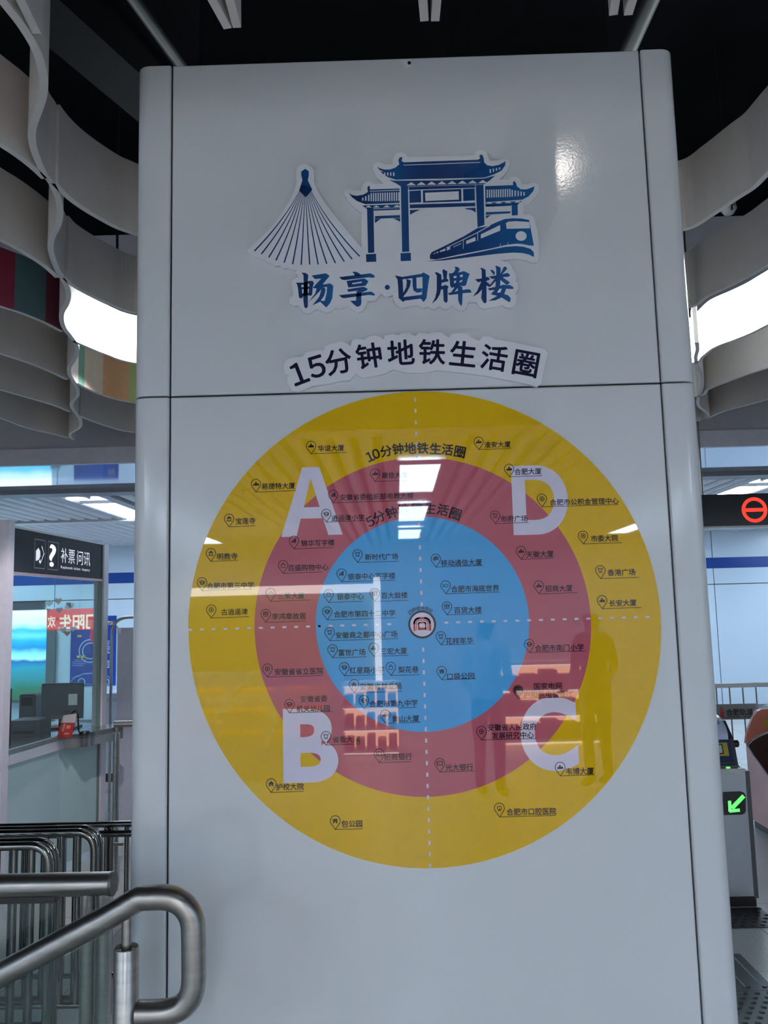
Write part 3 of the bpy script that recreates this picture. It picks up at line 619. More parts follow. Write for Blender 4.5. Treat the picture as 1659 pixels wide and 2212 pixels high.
# place labels
def pin_icon(b, kind, c, r):
    y = YT-0.0001
    def q(pts): b.poly([(c[0]+x*r, c[1]+z*r) for x, z in pts], y)
    def l(pts, w_=0.16): stroke(b, [(c[0]+x*r, c[1]+z*r) for x, z in pts], w_*r, y)
    if kind == 'tower': q([(-.62,-.35),(.62,-.35),(.62,.05),(.35,.2),(.35,.05),(.12,.05),(.12,.5),(-.2,.4),(-.2,.05),(-.62,.0)])
    elif kind == 'bars': q([(-.5,-.45),(-.25,-.45),(-.25,.1),(-.5,0)]); q([(-.15,-.45),(.1,-.45),(.1,.4),(-.15,.25)]); q([(.18,-.45),(.45,-.45),(.45,.6),(.18,.45)])
    elif kind == 'cap': l([(-.6,.15),(0,.45),(.6,.15),(0,-.12),(-.6,.15)]); l([(-.35,0),(-.35,-.35),(0,-.48),(.35,-.35),(.35,0)]); l([(.55,.1),(.55,-.3)], .1)
    elif kind == 'temple': q([(-.6,.05),(-.3,.32),(0,.6),(.3,.32),(.6,.05)]); q([(-.4,.02),(-.25,.02),(-.25,-.45),(-.4,-.45)]); q([(.25,.02),(.4,.02),(.4,-.45),(.25,-.45)]); l([(-.5,-.5),(.5,-.5)])
    elif kind == 'pavilion': q([(-.62,.1),(-.4,.38),(.4,.38),(.62,.1)]); q([(-.45,.05),(.45,.05),(.45,-.5),(.15,-.5),(.15,-.2),(-.15,-.2),(-.15,-.5),(-.45,-.5)])
    elif kind == 'plaza': l([(-.5,.45),(.5,.45),(.5,.25),(-.5,.25),(-.5,.45)], .1); l([(-.35,.25),(-.35,-.45),(.35,-.45),(.35,.25)], .1); l([(-.12,-.45),(-.12,-.2),(.12,-.2),(.12,-.45)], .1)
    elif kind == 'card': l([(-.55,.4),(.55,.4),(.55,-.35),(-.55,-.35),(-.55,.4)]); q([(-.4,.1),(0,.1),(0,-.02),(-.4,-.02)])
    elif kind == 'house': q([(-.65,0),(0,.62),(.65,0),(.45,0),(.45,-.5),(.12,-.5),(.12,-.15),(-.12,-.15),(-.12,-.5),(-.45,-.5),(-.45,0)])
    elif kind == 'bag': l([(-.45,.15),(.45,.15),(.4,-.5),(-.4,-.5),(-.45,.15)], .12); l([(-.25,.15),(-.2,.45),(.2,.45),(.25,.15)], .12)
    elif kind == 'tooth': l([(-.4,.35),(-.15,.42),(0,.3),(.15,.42),(.4,.35),(.42,0),(.25,-.5),(.12,-.5),(0,-.1),(-.12,-.5),(-.25,-.5),(-.42,0),(-.4,.35)], .12)
    elif kind == 'fish': l([(-.6,.25),(-.35,0),(-.6,-.25),(-.35,-.1),(0,-.3),(.4,-.2),(.6,.05),(.35,.28),(0,.3),(-.35,.1)], .11)
    elif kind == 'full': disc(b, c, r*0.9, y, None, 0, 20)
    elif kind == 'hall': l([(-.55,.3),(0,.55),(.55,.3),(-.55,.3)], .12); l([(-.55,.1),(.55,.1)], .1); l([(-.5,-.1),(.5,-.1)], .1); l([(-.45,.3),(-.45,-.45),(.45,-.45),(.45,.3)], .12); l([(0,.1),(0,-.45)], .1)
    elif kind == 'wave': l([(-.5,.1),(0,.5),(.5,.35)], .18); l([(-.55,-.15),(0,.2),(.55,.1)], .18); l([(-.4,-.4),(0,-.1),(.5,-.15)], .18)
    else: disc(b, c, r*0.55, y, None, r*0.4, 16); disc(b, c, r*0.2, y, None, 0, 10)
LABELS = [
 (672.7,981,[('华谊大厦',687,743.6,968.6)],748,'tower'), (553.7,1063.4,[('易捷特大厦',566,638,1050.4)],640,'tower'), (495.8,1138.4,[('宝莲寺',510,552,1125.8)],551.6,'temple'),
 (456.4,1212.9,[('明教寺',470,513.6,1202)],514.5,'temple'), (810.8,1040.8,[('建信大厦',825,880,1027)],884,'tower'), (720.4,1086.6,[('安徽省委组织部电教大楼',734.5,892.8,1073)],889,'bars'),
 (705.3,1128.2,[('逍遥津小学',716.5,787.3,1118.8)],790.3,'cap'), (635.7,1186,[('锦华写字楼',651,722.5,1173)],721,'bars'), (612.2,1238.8,[('百盛购物中心',623,709.8,1226)],696,'bag'),
 (772.8,1215.3,[('新时代广场',788.8,860,1203)],861.7,'plaza'), (738.2,1257,[('银泰中心写字楼',752,853.6,1244.7)],853,'bars'), (437.4,1276,[('合肥市第三中学',448,549,1265)],544.7,'cap'),
 (585.4,1299,[('三荣大厦',601,658,1287)],670.6,'tower'), (710.4,1301.4,[('银泰中心',728.5,785.8,1288.4)],784,'bag'), (809.9,1299.3,[('百大鼓楼',824,880,1286)],882.8,'hall'),
 (457.3,1335,[('古逍遥津',479,535.6,1321.6)],538,'ring'), (574.8,1344.5,[('李鸿章故居',588,661,1331)],661.6,'hall'), (707.4,1339,[('合肥市第四十二中学',722,853.6,1325.5)],855,'cap'),
 (712.8,1383.7,[('安徽商之都中心广场',725.5,858,1370.7)],860.5,'plaza'), (718.9,1421,[('富世广场',731.5,789.4,1409)],791.8,'plaza'), (807.5,1417.7,[('三宏大厦',822,879,1406)],882,'tower'),
 (744.2,1459.6,[('红星路小学',755.6,829.5,1447)],831,'cap'), (844.6,1459,[('梨花巷',860.5,904,1446)],907,'bag'), (578.4,1462.6,[('安徽省省立医院',594.4,698.4,1450)],697,'ring'),
 (765.3,1496.4,[('安徽省林业局',778,867,1482)],868,'house'), (626,1539.5,[('安徽省委',650,707,1509),('机关幼儿园',641,712.5,1530)],719.5,'cap'), (786.7,1531,[('合肥市第九中学',798.4,902,1519)],900,'cap'),
 (833,1562,[('黄山大厦',847.5,905,1552)],909,'tower'), (704.7,1608.8,[('省委大院',719,777.7,1596.5)],778.7,'plaza'), (819.4,1647,[('招商银行',830,889.7,1634)],887.5,'card'),
 (586.5,1711,[('护校大院',597,656.4,1698.4)],656,'house'), (724.8,1791,[('包公园',738,782.4,1778.4)],784,'pavilion'), (1034.2,972,[('淮安大厦',1046,1102.5,961)],1103,'tower'),
 (1100,1030.7,[('合肥大厦',1111,1169,1019)],1170,'tower'), (1170.8,1095.4,[('合肥市公积金管理中心',1187,1335.4,1084)],1335,'ring'), (1069.8,1131.7,[('市府广场',1081,1138.8,1121)],1141,'plaza'),
 (1259.7,1175.4,[('市委大院',1275.7,1334,1163)],1342.5,'ring'), (1125.6,1208.5,[('天徽大厦',1136,1195,1197.4)],1194,'tower'), (941.7,1225.2,[('移动通信大厦',952.4,1040.6,1215.6)],1042,'wave'),
 (1297,1250,[('香港广场',1311.6,1371,1236.6)],1379,'plaza'), (963,1282.8,[('合肥市海底世界',974.5,1077.6,1271.4)],1079,'fish'), (1164,1283,[('招商大厦',1177,1235.8,1271)],1246.5,'tower'),
 (1300.7,1315,[('长安大厦',1315,1373.6,1302.4)],1384,'tower'), (965.8,1328.2,[('百货大楼',981,1039.7,1317.6)],1040,'hall'), (952.8,1392.8,[('花样年华',963,1021.5,1384)],1025,'plaza'),
 (1143.4,1409.6,[('合肥市南门小学',1155,1260,1399)],1264,'cap'), (954.5,1468,[('口袋公园',965.8,1024,1460.5)],1027.6,'pavilion'), (1119.4,1508.6,[('国家电网',1152.7,1212.8,1481.8),('庐阳供电营业厅',1131,1237,1499)],1237,'full'),
 (1040.4,1598,[('安徽省人民政府',1053,1158,1570),('发展研究中心',1062,1152,1587.6)],1158,'ring'), (950.3,1667,[('光大银行',962,1021.6,1656.7)],1025,'card'), (1210,1675.3,[('韦博大厦',1221.5,1282,1665)],1282,'tower'),
 (1079,1763.8,[('合肥市口腔医院',1094,1200.6,1752)],1200,'tooth')]
for tx, ty, lines, ux, icon in LABELS:
    b = MB(); tip = WX(tx, ty)
    for txt, a0, a1, cy in lines:
        c = WX((a0+a1)/2, cy); e0 = WX(a0, cy)[0]; e1 = WX(a1, cy)[0]; put_text(b, txt, c[0], c[1], YT, width=e1-e0, bold=0.014, m=M_INK)
    e = WX(ux, ty)
    stroke(b, [tip, (e[0], tip[1]+0.0008)], 0.0011, YT)
    lab = b.build('place_label', M_INK, dm)
    b = MB(); r = 0.0104; c = (tip[0], tip[1]+0.0178)
    pts = [tip] + [(c[0]+r*math.cos(a), c[1]+r*math.sin(a)) for a in [math.radians(-28+k*236/18) for k in range(19)]] + [tip]
    stroke(b, pts, 0.0013, YT); pin_icon(b, icon, c, r*0.95); b.build('map_pin', M_INK, lab)

# ================================================================== CEILING RIBBONS
ZR, HR = 2.70, 0.215
def zp(*pts): return [PZ(x, y, ZR) for x, y in pts]
def ribbon(name, path, label, cat='ceiling ribbon', group=None, m=M_RIB, t=0.017, h=HR, sub=6, seg_mats=None, sm=True):
    P = [Vector((p[0], p[1])) for p in (smooth_path(path, sub) if sm else path)]
    b = MB(); n = len(P); N = []
    for i in range(n):
        d = (P[min(i+1, n-1)]-P[max(i-1, 0)]).normalized(); N.append(Vector((-d.y, d.x))*t/2)
    vs = []
    for i in range(n):
        a = P[i]+N[i]; c = P[i]-N[i]; vs += [(a.x, a.y, ZR), (c.x, c.y, ZR), (c.x, c.y, ZR+h), (a.x, a.y, ZR+h)]
    for i in range(n-1):
        mm = seg_mats(P[i]) if seg_mats else m; o = i*4
        b.add([vs[o+k] for k in range(8)], [(0, 1, 5, 4)], M_RIB if (seg_mats or m is M_LIT) else m)
        b.add([vs[o+k] for k in range(8)], [(1, 2, 6, 5)], mm)
        b.add([vs[o+k] for k in range(8)], [(2, 3, 7, 6), (3, 0, 4, 7)], M_LITB if m is M_LIT else mm)
    mc_ = M_RIB if m is M_LIT else m; b.add(vs[:4], [(0, 3, 2, 1)], mc_); b.add(vs[-4:], [(0, 1, 2, 3)], mc_)
    o = b.build(name, m, None)
    import bmesh
    bm = bmesh.new(); bm.from_mesh(o.data); bmesh.ops.remove_doubles(bm, verts=bm.verts, dist=1e-5); bmesh.ops.recalc_face_normals(bm, faces=bm.faces); bm.to_mesh(o.data); bm.free()
    return tag(o, label, cat, group)
def ext(p, q, L):      # extend beyond p away from q
    p = Vector(p); q = Vector(q); return p + (p-q).normalized()*L
spineL = zp((14,14),(48,58),(80,113),(94,169),(93,205),(82,241),(70,277),(70,309),(80,342),(96,376),(108,391),(121,415),(129,446),(129,473),(122,495),(113,511),(109,534),(113,555),(122,579),(134,600),(145,621),(148,640),(143,659),(134,675),(133,692),(139,710),(150,724),(162,741),(167,757),(162,774),(150,793),(150,809),(160,826),(168,842),(167,856),(156,868),(155,880),(165,894),(174,910),(172,924),(153,936),(152,945),(160,950))
spineL = [ext(spineL[0], spineL[1], 0.5)] + spineL
ribbon('ceiling_spine_ribbon', spineL, 'wavy white spine ribbon winding away from the white column above the ticket booth', sub=3)
RL = {'A': [(0,312),(35,335),(70,362),(96,386)], 'B': [(0,518),(31,534),(71,558),(101,579),(124,600)], 'C': [(0,662),(47,677),(94,696),(133,716)], 'D': [(0,764),(61,784),(106,802),(144,820)], 'E': [(0,842),(70,862),(120,877),(150,890)], 'F': [(0,903),(60,925),(110,937),(146,946)]}
c_red, c_teal, c_mar = mat('stripe_crimson', (0.270, 0.032, 0.068), 0.5), mat('stripe_teal', (0.090, 0.171, 0.194), 0.5), mat('stripe_maroon', (0.153, 0.032, 0.059), 0.5)
c_gr, c_tan, c_br, c_ol = mat('stripe_green', (0.120, 0.240, 0.190), 0.5), mat('stripe_tan', (0.420, 0.340, 0.280), 0.5), mat('stripe_brown', (0.400, 0.210, 0.110), 0.5), mat('stripe_olive', (0.240, 0.280, 0.100), 0.5)
xr1, xr2 = PZ(22, 668, ZR).x, PZ(89, 693, ZR).x
for k, v in RL.items():
    p = zp(*v); p = [ext(p[0], p[1], 1.0)] + p
    if k == 'C': ribbon('striped_ceiling_ribbon', p, 'curved ceiling ribbon with crimson, teal and maroon stripes over the ticket booth', seg_mats=lambda q: c_red if q.x < xr1 else (c_teal if q.x < xr2 else c_mar), sub=10)
    else: ribbon('ceiling_ribbon', p, {'A': 'plain white curved ribbon two rows before the crimson-striped ribbon', 'B': 'plain white curved ribbon directly before the crimson-striped ribbon', 'D': 'plain white curved ribbon directly beyond the crimson-striped ribbon', 'E': 'plain white curved ribbon two rows beyond the crimson-striped ribbon', 'F': 'last plain white curved ribbon by the beam over the ticket booth'}[k])
CR = {'b': ([(140,601),(155,615),(188,634),(235,656),(287,675)], [(1494,663),(1525,643),(1583,615),(1635,588),(1659,573)]),
      'c': ([(158,737),(188,750),(223,764),(287,784)], [(1503,783),(1518,771),(1546,750),(1588,734),(1623,720),(1659,702)]),
      'd': ([(165,828),(188,840),(223,854),(287,870)], [(1510,856),(1529,842),(1565,827),(1612,810),(1659,795)]),
      'e': ([(170,898),(200,910),(235,922),(287,934)], [(1515,909),(1532,902),(1569,887),(1612,876),(1659,863)])}
# first row stops at the sides of the column
p = zp((118,396),(135,415),(159,436),(188,456),(217,473),(253,492),(277,501)); p.append(Vector((X0-0.012, p[-1].y+(p[-1].y-p[-2].y)/(p[-1].x-p[-2].x)*(X0-0.012-p[-1].x)*0.85, ZR)))
ribbon('ceiling_ribbon', p, 'white curved ceiling ribbon running from the wavy spine to the booth side of the column')
p = zp((1484,495),(1536,466),(1592,429),(1626,407),(1659,375)); e = ext(p[-1], p[-2], 0.9); q0 = Vector((X1+0.012, p[0].y+0.02, ZR))
ribbon('ceiling_ribbon', [q0]+p+[e], 'white curved ceiling ribbon running from the fare gate side of the column')
xs1, xs2, xs3 = PZ(182, 838, ZR).x, PZ(217, 852, ZR).x, PZ(272, 866, ZR).x
for k, (a, b_) in CR.items():
    l = zp(*a); r_ = zp(*b_); e = ext(r_[-1], r_[-2], 0.9)
    path = l + [(l[-1]*0.62+r_[0]*0.38) + Vector((0, 0.28, 0)), (l[-1]*0.38+r_[0]*0.62) + Vector((0, 0.28, 0))] + r_ + [e]
    if k == 'c': ribbon('lit_ceiling_ribbon', path, 'glowing white ceiling ribbon that passes behind the column', m=M_LIT)
    elif k == 'd': ribbon('striped_ceiling_ribbon', path, 'curved ceiling ribbon with green, tan and brown stripes just beyond the glowing ribbon', seg_mats=lambda q: c_gr if q.x < xs1 else (c_tan if q.x < xs2 else (c_br if q.x < xs3 else (c_ol if q.x < xs3+0.25 else M_RIB))), sub=10)
    elif k == 'b': ribbon('ceiling_ribbon', path, 'plain white curved ceiling ribbon just before the glowing ribbon, passing behind the column')
    else: ribbon('ceiling_ribbon', path, 'plain white curved ceiling ribbon nearest the beam, passing behind the column')
spR = zp((1505,740),(1507,755),(1503,772),(1506,790),(1515,805),(1517,818),(1516,840),(1509,858),(1509,877),(1522,888),(1530,896),(1527,904),(1514,910))
ribbon('ceiling_spine_ribbon', [p + Vector((-0.0, 0, 0)) for p in spR], 'wavy white spine ribbon winding away from the column on the fare gate side', sub=3)
# paired ribbon ends overhead in front of the column
ends_ = ['white ribbon end of the pair hanging overhead towards the booth']*2 + ['white ribbon end of the pair hanging overhead at the middle of the column']*2 + ['white ribbon end of the pair hanging overhead towards the gates']*2 + ['single white ribbon end hanging close beside the wavy booth-side spine']
for (a, b2, sd) in (((492,62),(458,0),-1), ((512,60),(496,0),1), ((917,46),(913,0),-1), ((940,46),(944,0),1), ((1325,33),(1330,0),-1), ((1357,33),(1367,0),1), ((80,73),(44,0),0)):
    p = zp(a, b2); path = [p[0], p[1], ext(p[1], p[0], 0.12) , ext(p[1], p[0], 0.5) + Vector((sd*0.10, 0, 0)), ext(p[1], p[0], 0.9) + Vector((sd*0.3, 0, 0))]
    ribbon('ceiling_ribbon_end', path, ends_.pop(0), group='ribbon ends before the column', t=0.016)
# hangers and services in the dark ceiling void
for i, (a, b2, z, r, lab) in enumerate((((985,0),(986,125),3.35,0.022,'thin grey pipe in the dark ceiling straight above the column'), ((1405,0),(1356,112),3.3,0.026,'grey pipe in the dark ceiling beside the column top towards the gates'), ((290,0),(385,135),3.5,0.020,'thin grey pipe in the dark ceiling above the column on the booth side'))):
    p = PZ(*a, z); q = PZ(*b2, z); d = (q-p)
    tag(MB().tube([p-d*0.6, q+d*1.5], r, 12).build('ceiling_pipe', M_PIPE, None, True), lab, 'pipe')
p, q = PZ(150, 20, 3.4), PZ(292, 150, 3.4); d = q-p
b = MB(); n = Vector((-d.y, d.x, 0)).normalized()*0.18; zz = Vector((0, 0, 0.2)); a0, a1 = p-d*0.6, q+d*1.2
b.add([a0, a1, a1+n, a0+n, a0+zz, a1+zz, a1+n+zz, a0+n+zz], [(0,3,2,1),(4,5,6,7),(0,1,5,4),(1,2,6,5),(2,3,7,6),(3,0,4,7)])
tag(b.build('ceiling_duct', M_DUCT), 'long dark duct crossing the ceiling void above the column', 'duct')
p, q = PD(1553, 181, 4.4), PD(1680, 181, 4.4)
tag(MB().box((p.x, p.y, p.z-0.02), (q.x+0.4, p.y+0.10, p.z+0.018)).build('ceiling_bracket', mat('bracket_grey', (0.30, 0.30, 0.33), 0.5)), 'pale metal bracket bar in the dark ceiling above the gates', 'bracket')
MBx = MB(); dp = PD(1574, 452, 3.6)
MBx.lathe((dp.x, dp.y, dp.z), [(0.006, 0.04), (0.030, 0.035), (0.036, 0.0), (0.022, -0.022), (0.010, -0.026)], 18)
det = thing('ceiling_sensor', (dp.x, dp.y, dp.z), 'small round grey sensor hung between the ribbons above the gates', 'sensor')
MBx.build('body', mat('sensor_grey', (0.20, 0.20, 0.21), 0.4), det, True)
MB().box((dp.x-0.003, dp.y-0.038, dp.z-0.02), (dp.x+0.003, dp.y-0.03, dp.z+0.02)).build('slot', M_BLACK, det); MB().tube([(dp.x, dp.y, dp.z+0.035), (dp.x, dp.y, 4.2)], 0.006, 8).build('hanger', M_DUCT, det)

# unseen fill spotlight added between the ribbons to brighten the booth
bs = Vector((-1.25, 1.80, 2.97)); bd = (Vector((-2.05, 3.1, 0.75))-bs).normalized()
tsp = thing('track_spotlight', bs, 'small track spotlight hidden above the glowing ribbon, aimed at the booth', 'spotlight')
MB().tube([bs-bd*0.11, bs-bd*0.008], 0.03, 16).build('housing', M_BLACK, tsp, True)
MB().tube([bs-bd*0.01, bs-bd*0.004], 0.026, 16).build('lens', MATS['spot_lens'], tsp, True)
MB().tube([bs-bd*0.06, (bs.x, bs.y, 4.2)], 0.006, 8).build('hanger', M_DUCT, tsp)
l2 = bpy.data.lights.new('booth_lamp', 'SPOT'); l2.energy = 110; l2.color = (1.0, 0.92, 0.96); l2.spot_size = math.radians(44); l2.spot_blend = 0.6; l2.shadow_soft_size = 0.03
l2o = bpy.data.objects.new('booth_lamp', l2); COL.objects.link(l2o); l2o.location = bs+bd*0.005; l2o.rotation_euler = bd.to_track_quat('-Z', 'Y').to_euler()

# ================================================================== FOREGROUND STAIR RAILS
D1 = 1.50
rail = thing('stair_handrail', (PD(273, 2100, D1).x, CAM.y+D1, 0), 'brushed steel stair handrail with a rounded return loop in front of the column', 'handrail')
pd = lambda *pts: [PD(x, y, D1) for x, y in pts]
sl = pd((-150,2190),(0,2106),(240,1977.5),(292,1946))
R1 = 0.0212
lp = pd((292,1946),(303,1940.5),(330,1938.5),(354,1938),(375,1942),(393,1952),(408,1970),(416,1992),(418,2020),(418.5,2070),(418.5,2118),(416,2138),(409,2157),(394,2174),(372,2184),(345,2187.5),(297,2189))
MB().tube(sl, R1, 28).build('sloping_rail', M_STEEL, rail, True)
MB().tube(smooth_path(lp, 4), R1, 28).build('return_loop', M_STEEL, rail, True)
pc_ = PD(273, 2045, D1); 
MB().lathe((pc_.x, pc_.y, 0), [(0.0216, 0.0), (0.0216, pc_.z-0.002), (0.0200, pc_.z), (0.0195, pc_.z-0.006), (0.005, pc_.z-0.006)], 28).build('post', M_STEEL, rail, True)
pt_ = PD(275, 1965, D1)
MB().tube([(pc_.x+0.0005, pc_.y, pc_.z-0.01), (pc_.x+0.0005, pc_.y, pt_.z-0.006)], 0.0088, 18).build('pin', M_STEEL, rail, True)
a_, b__ = PD(-150, 2225, D1), PD(236, 2012, D1)
gb = MB(); gb.add([(a_.x, a_.y-0.004, 0.05), (b__.x, a_.y-0.004, 0.05), (b__.x, a_.y-0.004, b__.z), (a_.x, a_.y-0.004, a_.z), (a_.x, a_.y+0.004, 0.05), (b__.x, a_.y+0.004, 0.05), (b__.x, a_.y+0.004, b__.z), (a_.x, a_.y+0.004, a_.z)], [(0,1,2,3),(7,6,5,4),(0,4,5,1),(1,5,6,2),(2,6,7,3),(3,7,4,0)])
gb.build('glass_panel', M_GREENG, rail)
MB().box((a_.x, a_.y-0.02, 0), (b__.x, a_.y+0.02, 0.06)).build('base_channel', M_STEEL, rail)
D2 = 1.62
bal = thing('glass_balustrade', (PD(226, 2100, D2).x, CAM.y+D2, 0), 'level steel balustrade rail with a flat capped end beside the column', 'balustrade')
e1 = PD(249, 1908.5, D2); e0 = Vector((e1.x-0.9, e1.y, e1.z))
MB().tube([e0, e1 - Vector((0.006, 0, 0))], 0.0215, 28).build('handrail', M_STEEL, bal, True)
MB().lathe((e1.x-0.008, e1.y, e1.z), [(0.0225, 0), (0.0225, 0.006), (0.018, 0.008)], 28, None, 'x').build('end_cap', mat('cap_steel', (0.16, 0.155, 0.15), 0.5, 0.6), bal, True)
zc_ = e1.z-0.0215
MB().box((e0.x, e1.y-0.009, zc_-0.009), (e1.x-0.112, e1.y+0.011, zc_+0.003)).build('glass_clamp', M_BLACK, bal)
for px in (226, 190):
    q = PD(px, 2000, D2); MB().tube([(q.x, e1.y, 0), (q.x, e1.y, zc_+0.006)], 0.0135, 20).build('post', M_STEEL, bal, True)
MB().box((e0.x, e1.y-0.004, 0.05), (e1.x-0.115, e1.y+0.004, zc_-0.008)).build('glass_panel', M_GREENG, bal)

# ================================================================== QUEUE BARRIERS
def barrier(px_end, py_top, z_top, L, n_bars, label, rr=0.0155, gap=0.05, group=None, px0=None):
    e = PZ(px_end, py_top, z_top); y = e.y
    t = thing('queue_barrier', (e.x, y, 0), label, 'barrier', group)
    for k, dy in enumerate((0.0, gap)):
        path = arc_path([(e.x-L, y+dy, z_top), (e.x, y+dy, z_top), (e.x, y+dy, 0.0)], 0.075, 8)
        MB().tube(path, rr, 16).build('bent_tube', M_STEELD, t, True)
        zz = z_top-0.62
        MB().tube([(e.x-L, y+dy, zz), (e.x-rr, y+dy, zz)], rr*0.8, 12).build('lower_rail', M_STEELD, t, True)
        for i in range(n_bars):
            x = e.x - 0.062 - i*0.062 - 0.03*k
            MB().tube([(x, y+dy, zz), (x, y+dy, z_top-rr*0.6)], rr*0.72, 10, None, False).build('bar', M_STEELD, t, True)
    return t
barrier(205, 1797, 0.78, 1.2, 16, 'polished steel queue barrier with bent ends standing between two other barriers')
barrier(108, 1826, 0.80, 1.1, 14, 'polished steel queue barrier standing nearest to the level balustrade rail')
# long straight barrier reaching behind the column
ZQ = 0.74; e = PZ(270, 1780, ZQ); t = thing('queue_barrier', (e.x, e.y, 0), 'long straight polished steel queue barrier running behind the column', 'barrier')
MB().tube([(e.x-1.6, e.y, ZQ), (e.x+0.75, e.y, ZQ)], 0.0125, 16).build('top_rail', M_STEELD, t, True)
MB().tube([(e.x-1.6, e.y-0.02, ZQ-0.033), (e.x+0.75, e.y-0.02, ZQ-0.033)], 0.0135, 16).build('second_rail', M_STEELD, t, True)
MB().tube([(e.x-1.6, e.y, 0.15), (e.x+0.75, e.y, 0.15)], 0.010, 12).build('lower_rail', M_STEELD, t, True)
for px in (225, 235, 268): q = PZ(px, 1785, ZQ); MB().tube([(q.x, e.y, 0), (q.x, e.y, ZQ-0.01)], 0.0105, 12).build('post', M_STEELD, t, True)
for i in range(8): x = e.x - 0.25 - i*0.17; MB().tube([(x, e.y, 0.15), (x, e.y, ZQ-0.01)], 0.009, 10, None, False).build('bar', M_STEELD, t, True)
q = PZ(258, 1818, 0.66); MB().tube([(q.x-0.02, e.y, 0.66), (q.x+0.03, e.y, 0.66)], 0.006, 10).build('bolt', M_STEEL, t, True)
# short rail with post, reaching behind the column
yR = CAM.y+5.0; a = PY(247, 1564.5, yR); ps = PY(252, 1575, yR)
t = thing('guide_rail', (ps.x, yR, 0), 'short thick steel guide rail on a round post beside the booth counter', 'handrail')
MB().tube([(a.x, yR, a.z), (a.x+1.2, yR, a.z)], 0.019, 18).build('rail', M_STEEL, t, True)
MB().tube([(ps.x, yR, 0), (ps.x, yR, a.z-0.05)], 0.0195, 18).build('post', M_STEEL, t, True)
MB().tube([(ps.x, yR, a.z-0.05), (ps.x, yR, a.z-0.01)], 0.010, 12).build('pin', M_STEEL, t, True)
MB().tube([(a.x+1.0, yR, 0), (a.x+1.0, yR, a.z-0.01)], 0.0195, 18).build('post', M_STEEL, t, True)
# tall bent tube screen with a grey sheet
yS = CAM.y+6.1; p0 = PY(238, 1600, yS); zt = PY(262, 1334, yS).z
t = thing('tube_screen', (p0.x, yS, 0), 'tall bent steel tube screen holding a pale grey sheet', 'screen')
MB().tube(arc_path([(p0.x, yS, 0), (p0.x, yS, zt), (p0.x+1.1, yS, zt), (p0.x+1.1, yS, 0)], 0.13, 10), 0.0105, 14).build('frame', M_STEEL, t, True)
s0 = PY(252.5, 1500, yS).x; zs0 = PY(265, 1356, yS).z
MB().box((s0, yS-0.004, 0.10), (p0.x+1.04, yS+0.004, zs0)).build('sheet', M_LGREY, t)
q = PY(259, 1362, yS); MB().box((q.x-0.018, yS-0.012, q.z-0.02), (q.x+0.018, yS-0.004, q.z+0.02)).build('clip', M_STEEL, t)
MB().tube([(p0.x+0.012, yS-0.006, zs0+0.055), (q.x, yS-0.010, q.z)], 0.003, 8).build('tie', M_STEEL, t)

# ================================================================== TICKET BOOTH
Lp = PD(13, 1300, 4.45); Rp = PD(224, 1300, 5.80)
dv = Vector((Rp.x-Lp.x, Rp.y-Lp.y)); dl = dv.length; dn = dv/dl; nn = Vector((-dn.y, dn.x))      # nn points away to the left/inside
if nn.x > 0: nn = -nn
def bp(s_, o=0.0): q = Vector((Lp.x, Lp.y)) + dn*s_ + nn*o; return (q.x, q.y)
ZK = 0.845
booth = thing('ticket_booth', (Lp.x, Lp.y, 0), 'glass ticket booth with pale metal posts and a charcoal header sign', 'booth')
def slab(b, s0, s1, o0, o1, z0, z1, m=None):
    c = [bp(s0, o0), bp(s1, o0), bp(s1, o1), bp(s0, o1)]
    b.add([(x, y, z0) for x, y in c]+[(x, y, z1) for x, y in c], [(0,3,2,1),(4,5,6,7),(0,1,5,4),(1,2,6,5),(2,3,7,6),(3,0,4,7)], m)
b = MB(); slab(b, -0.035, 0.035, -0.02, 0.09, 0, 2.13); b.build('post', M_LILAC, booth)
b = MB(); slab(b, dl-0.03, dl+0.05, -0.012, 0.06, 0, 2.10); b.build('post', M_LILAC, booth)
b = MB(); slab(b, 0.035, dl-0.03, 0.0, 0.05, 1.852, 2.095); hdr = b.build('header_sign', M_SIGN, booth)
b = MB(); slab(b, 0.0, dl, -0.004, 0.05, 2.095, 2.108); b.build('header_cap', M_WHITE, booth)
b = MB(); slab(b, 0.035, dl-0.03, -0.004, 0.02, 1.838, 1.852); b.build('header_edge', mat('pink_edge', (0.62, 0.36, 0.33), 0.3, 0.5), booth)
b = MB(); slab(b, 0.035, dl-0.03, 0.02, 0.03, ZK+0.002, 1.838); b.build('window_pane', M_GLASS, booth)
b = MB(); slab(b, dl-0.06, dl-0.03, 0.0, 0.02, 0.04, 1.85); b.build('edge_glass', mat('green_edge', (0.16, 0.24, 0.22), 0.2), booth)
def sgn(p): s_ = p[0]; q = bp(s_, -0.002+p[1]); return (q[0], q[1], p[2])
sx = lambda px: ((px-25)/(221-25))          # photo fraction across the header, corrected for depth
def sfrac(px):
    lo_, hi_ = 0.0, dl
    for _ in range(40):
        mid = (lo_+hi_)/2; q = bp(mid); d = Vector((q[0], q[1], 1.97))-CAM
        x = IW/2 + F*d.dot(_r)/d.dot(_f)
        if x < px: lo_ = mid
        else: hi_ = mid
    return lo_
def sign_text(txt, px0, px1, z0, z1, bold=0.0, m=None):
    b = MB(); a0, a1 = sfrac(px0), sfrac(px1)
    put_text(b, txt, 0, 0, 0, box=(a0, a1, z0, z1), bold=bold, m=M_SLIT, xf=lambda p: sgn((p[0], 0.0, p[2])))
    b.build('sign_lettering', M_SLIT, hdr)
sign_text('补票', 131, 161, 1.935, 2.028); sign_text('问讯', 166, 194, 1.933, 2.026); sign_text('?', 107, 119, 1.905, 2.035, 0.02)
sign_text('Replenish ticket  Inquiry', 131, 194, 1.893, 1.915, 0.0)
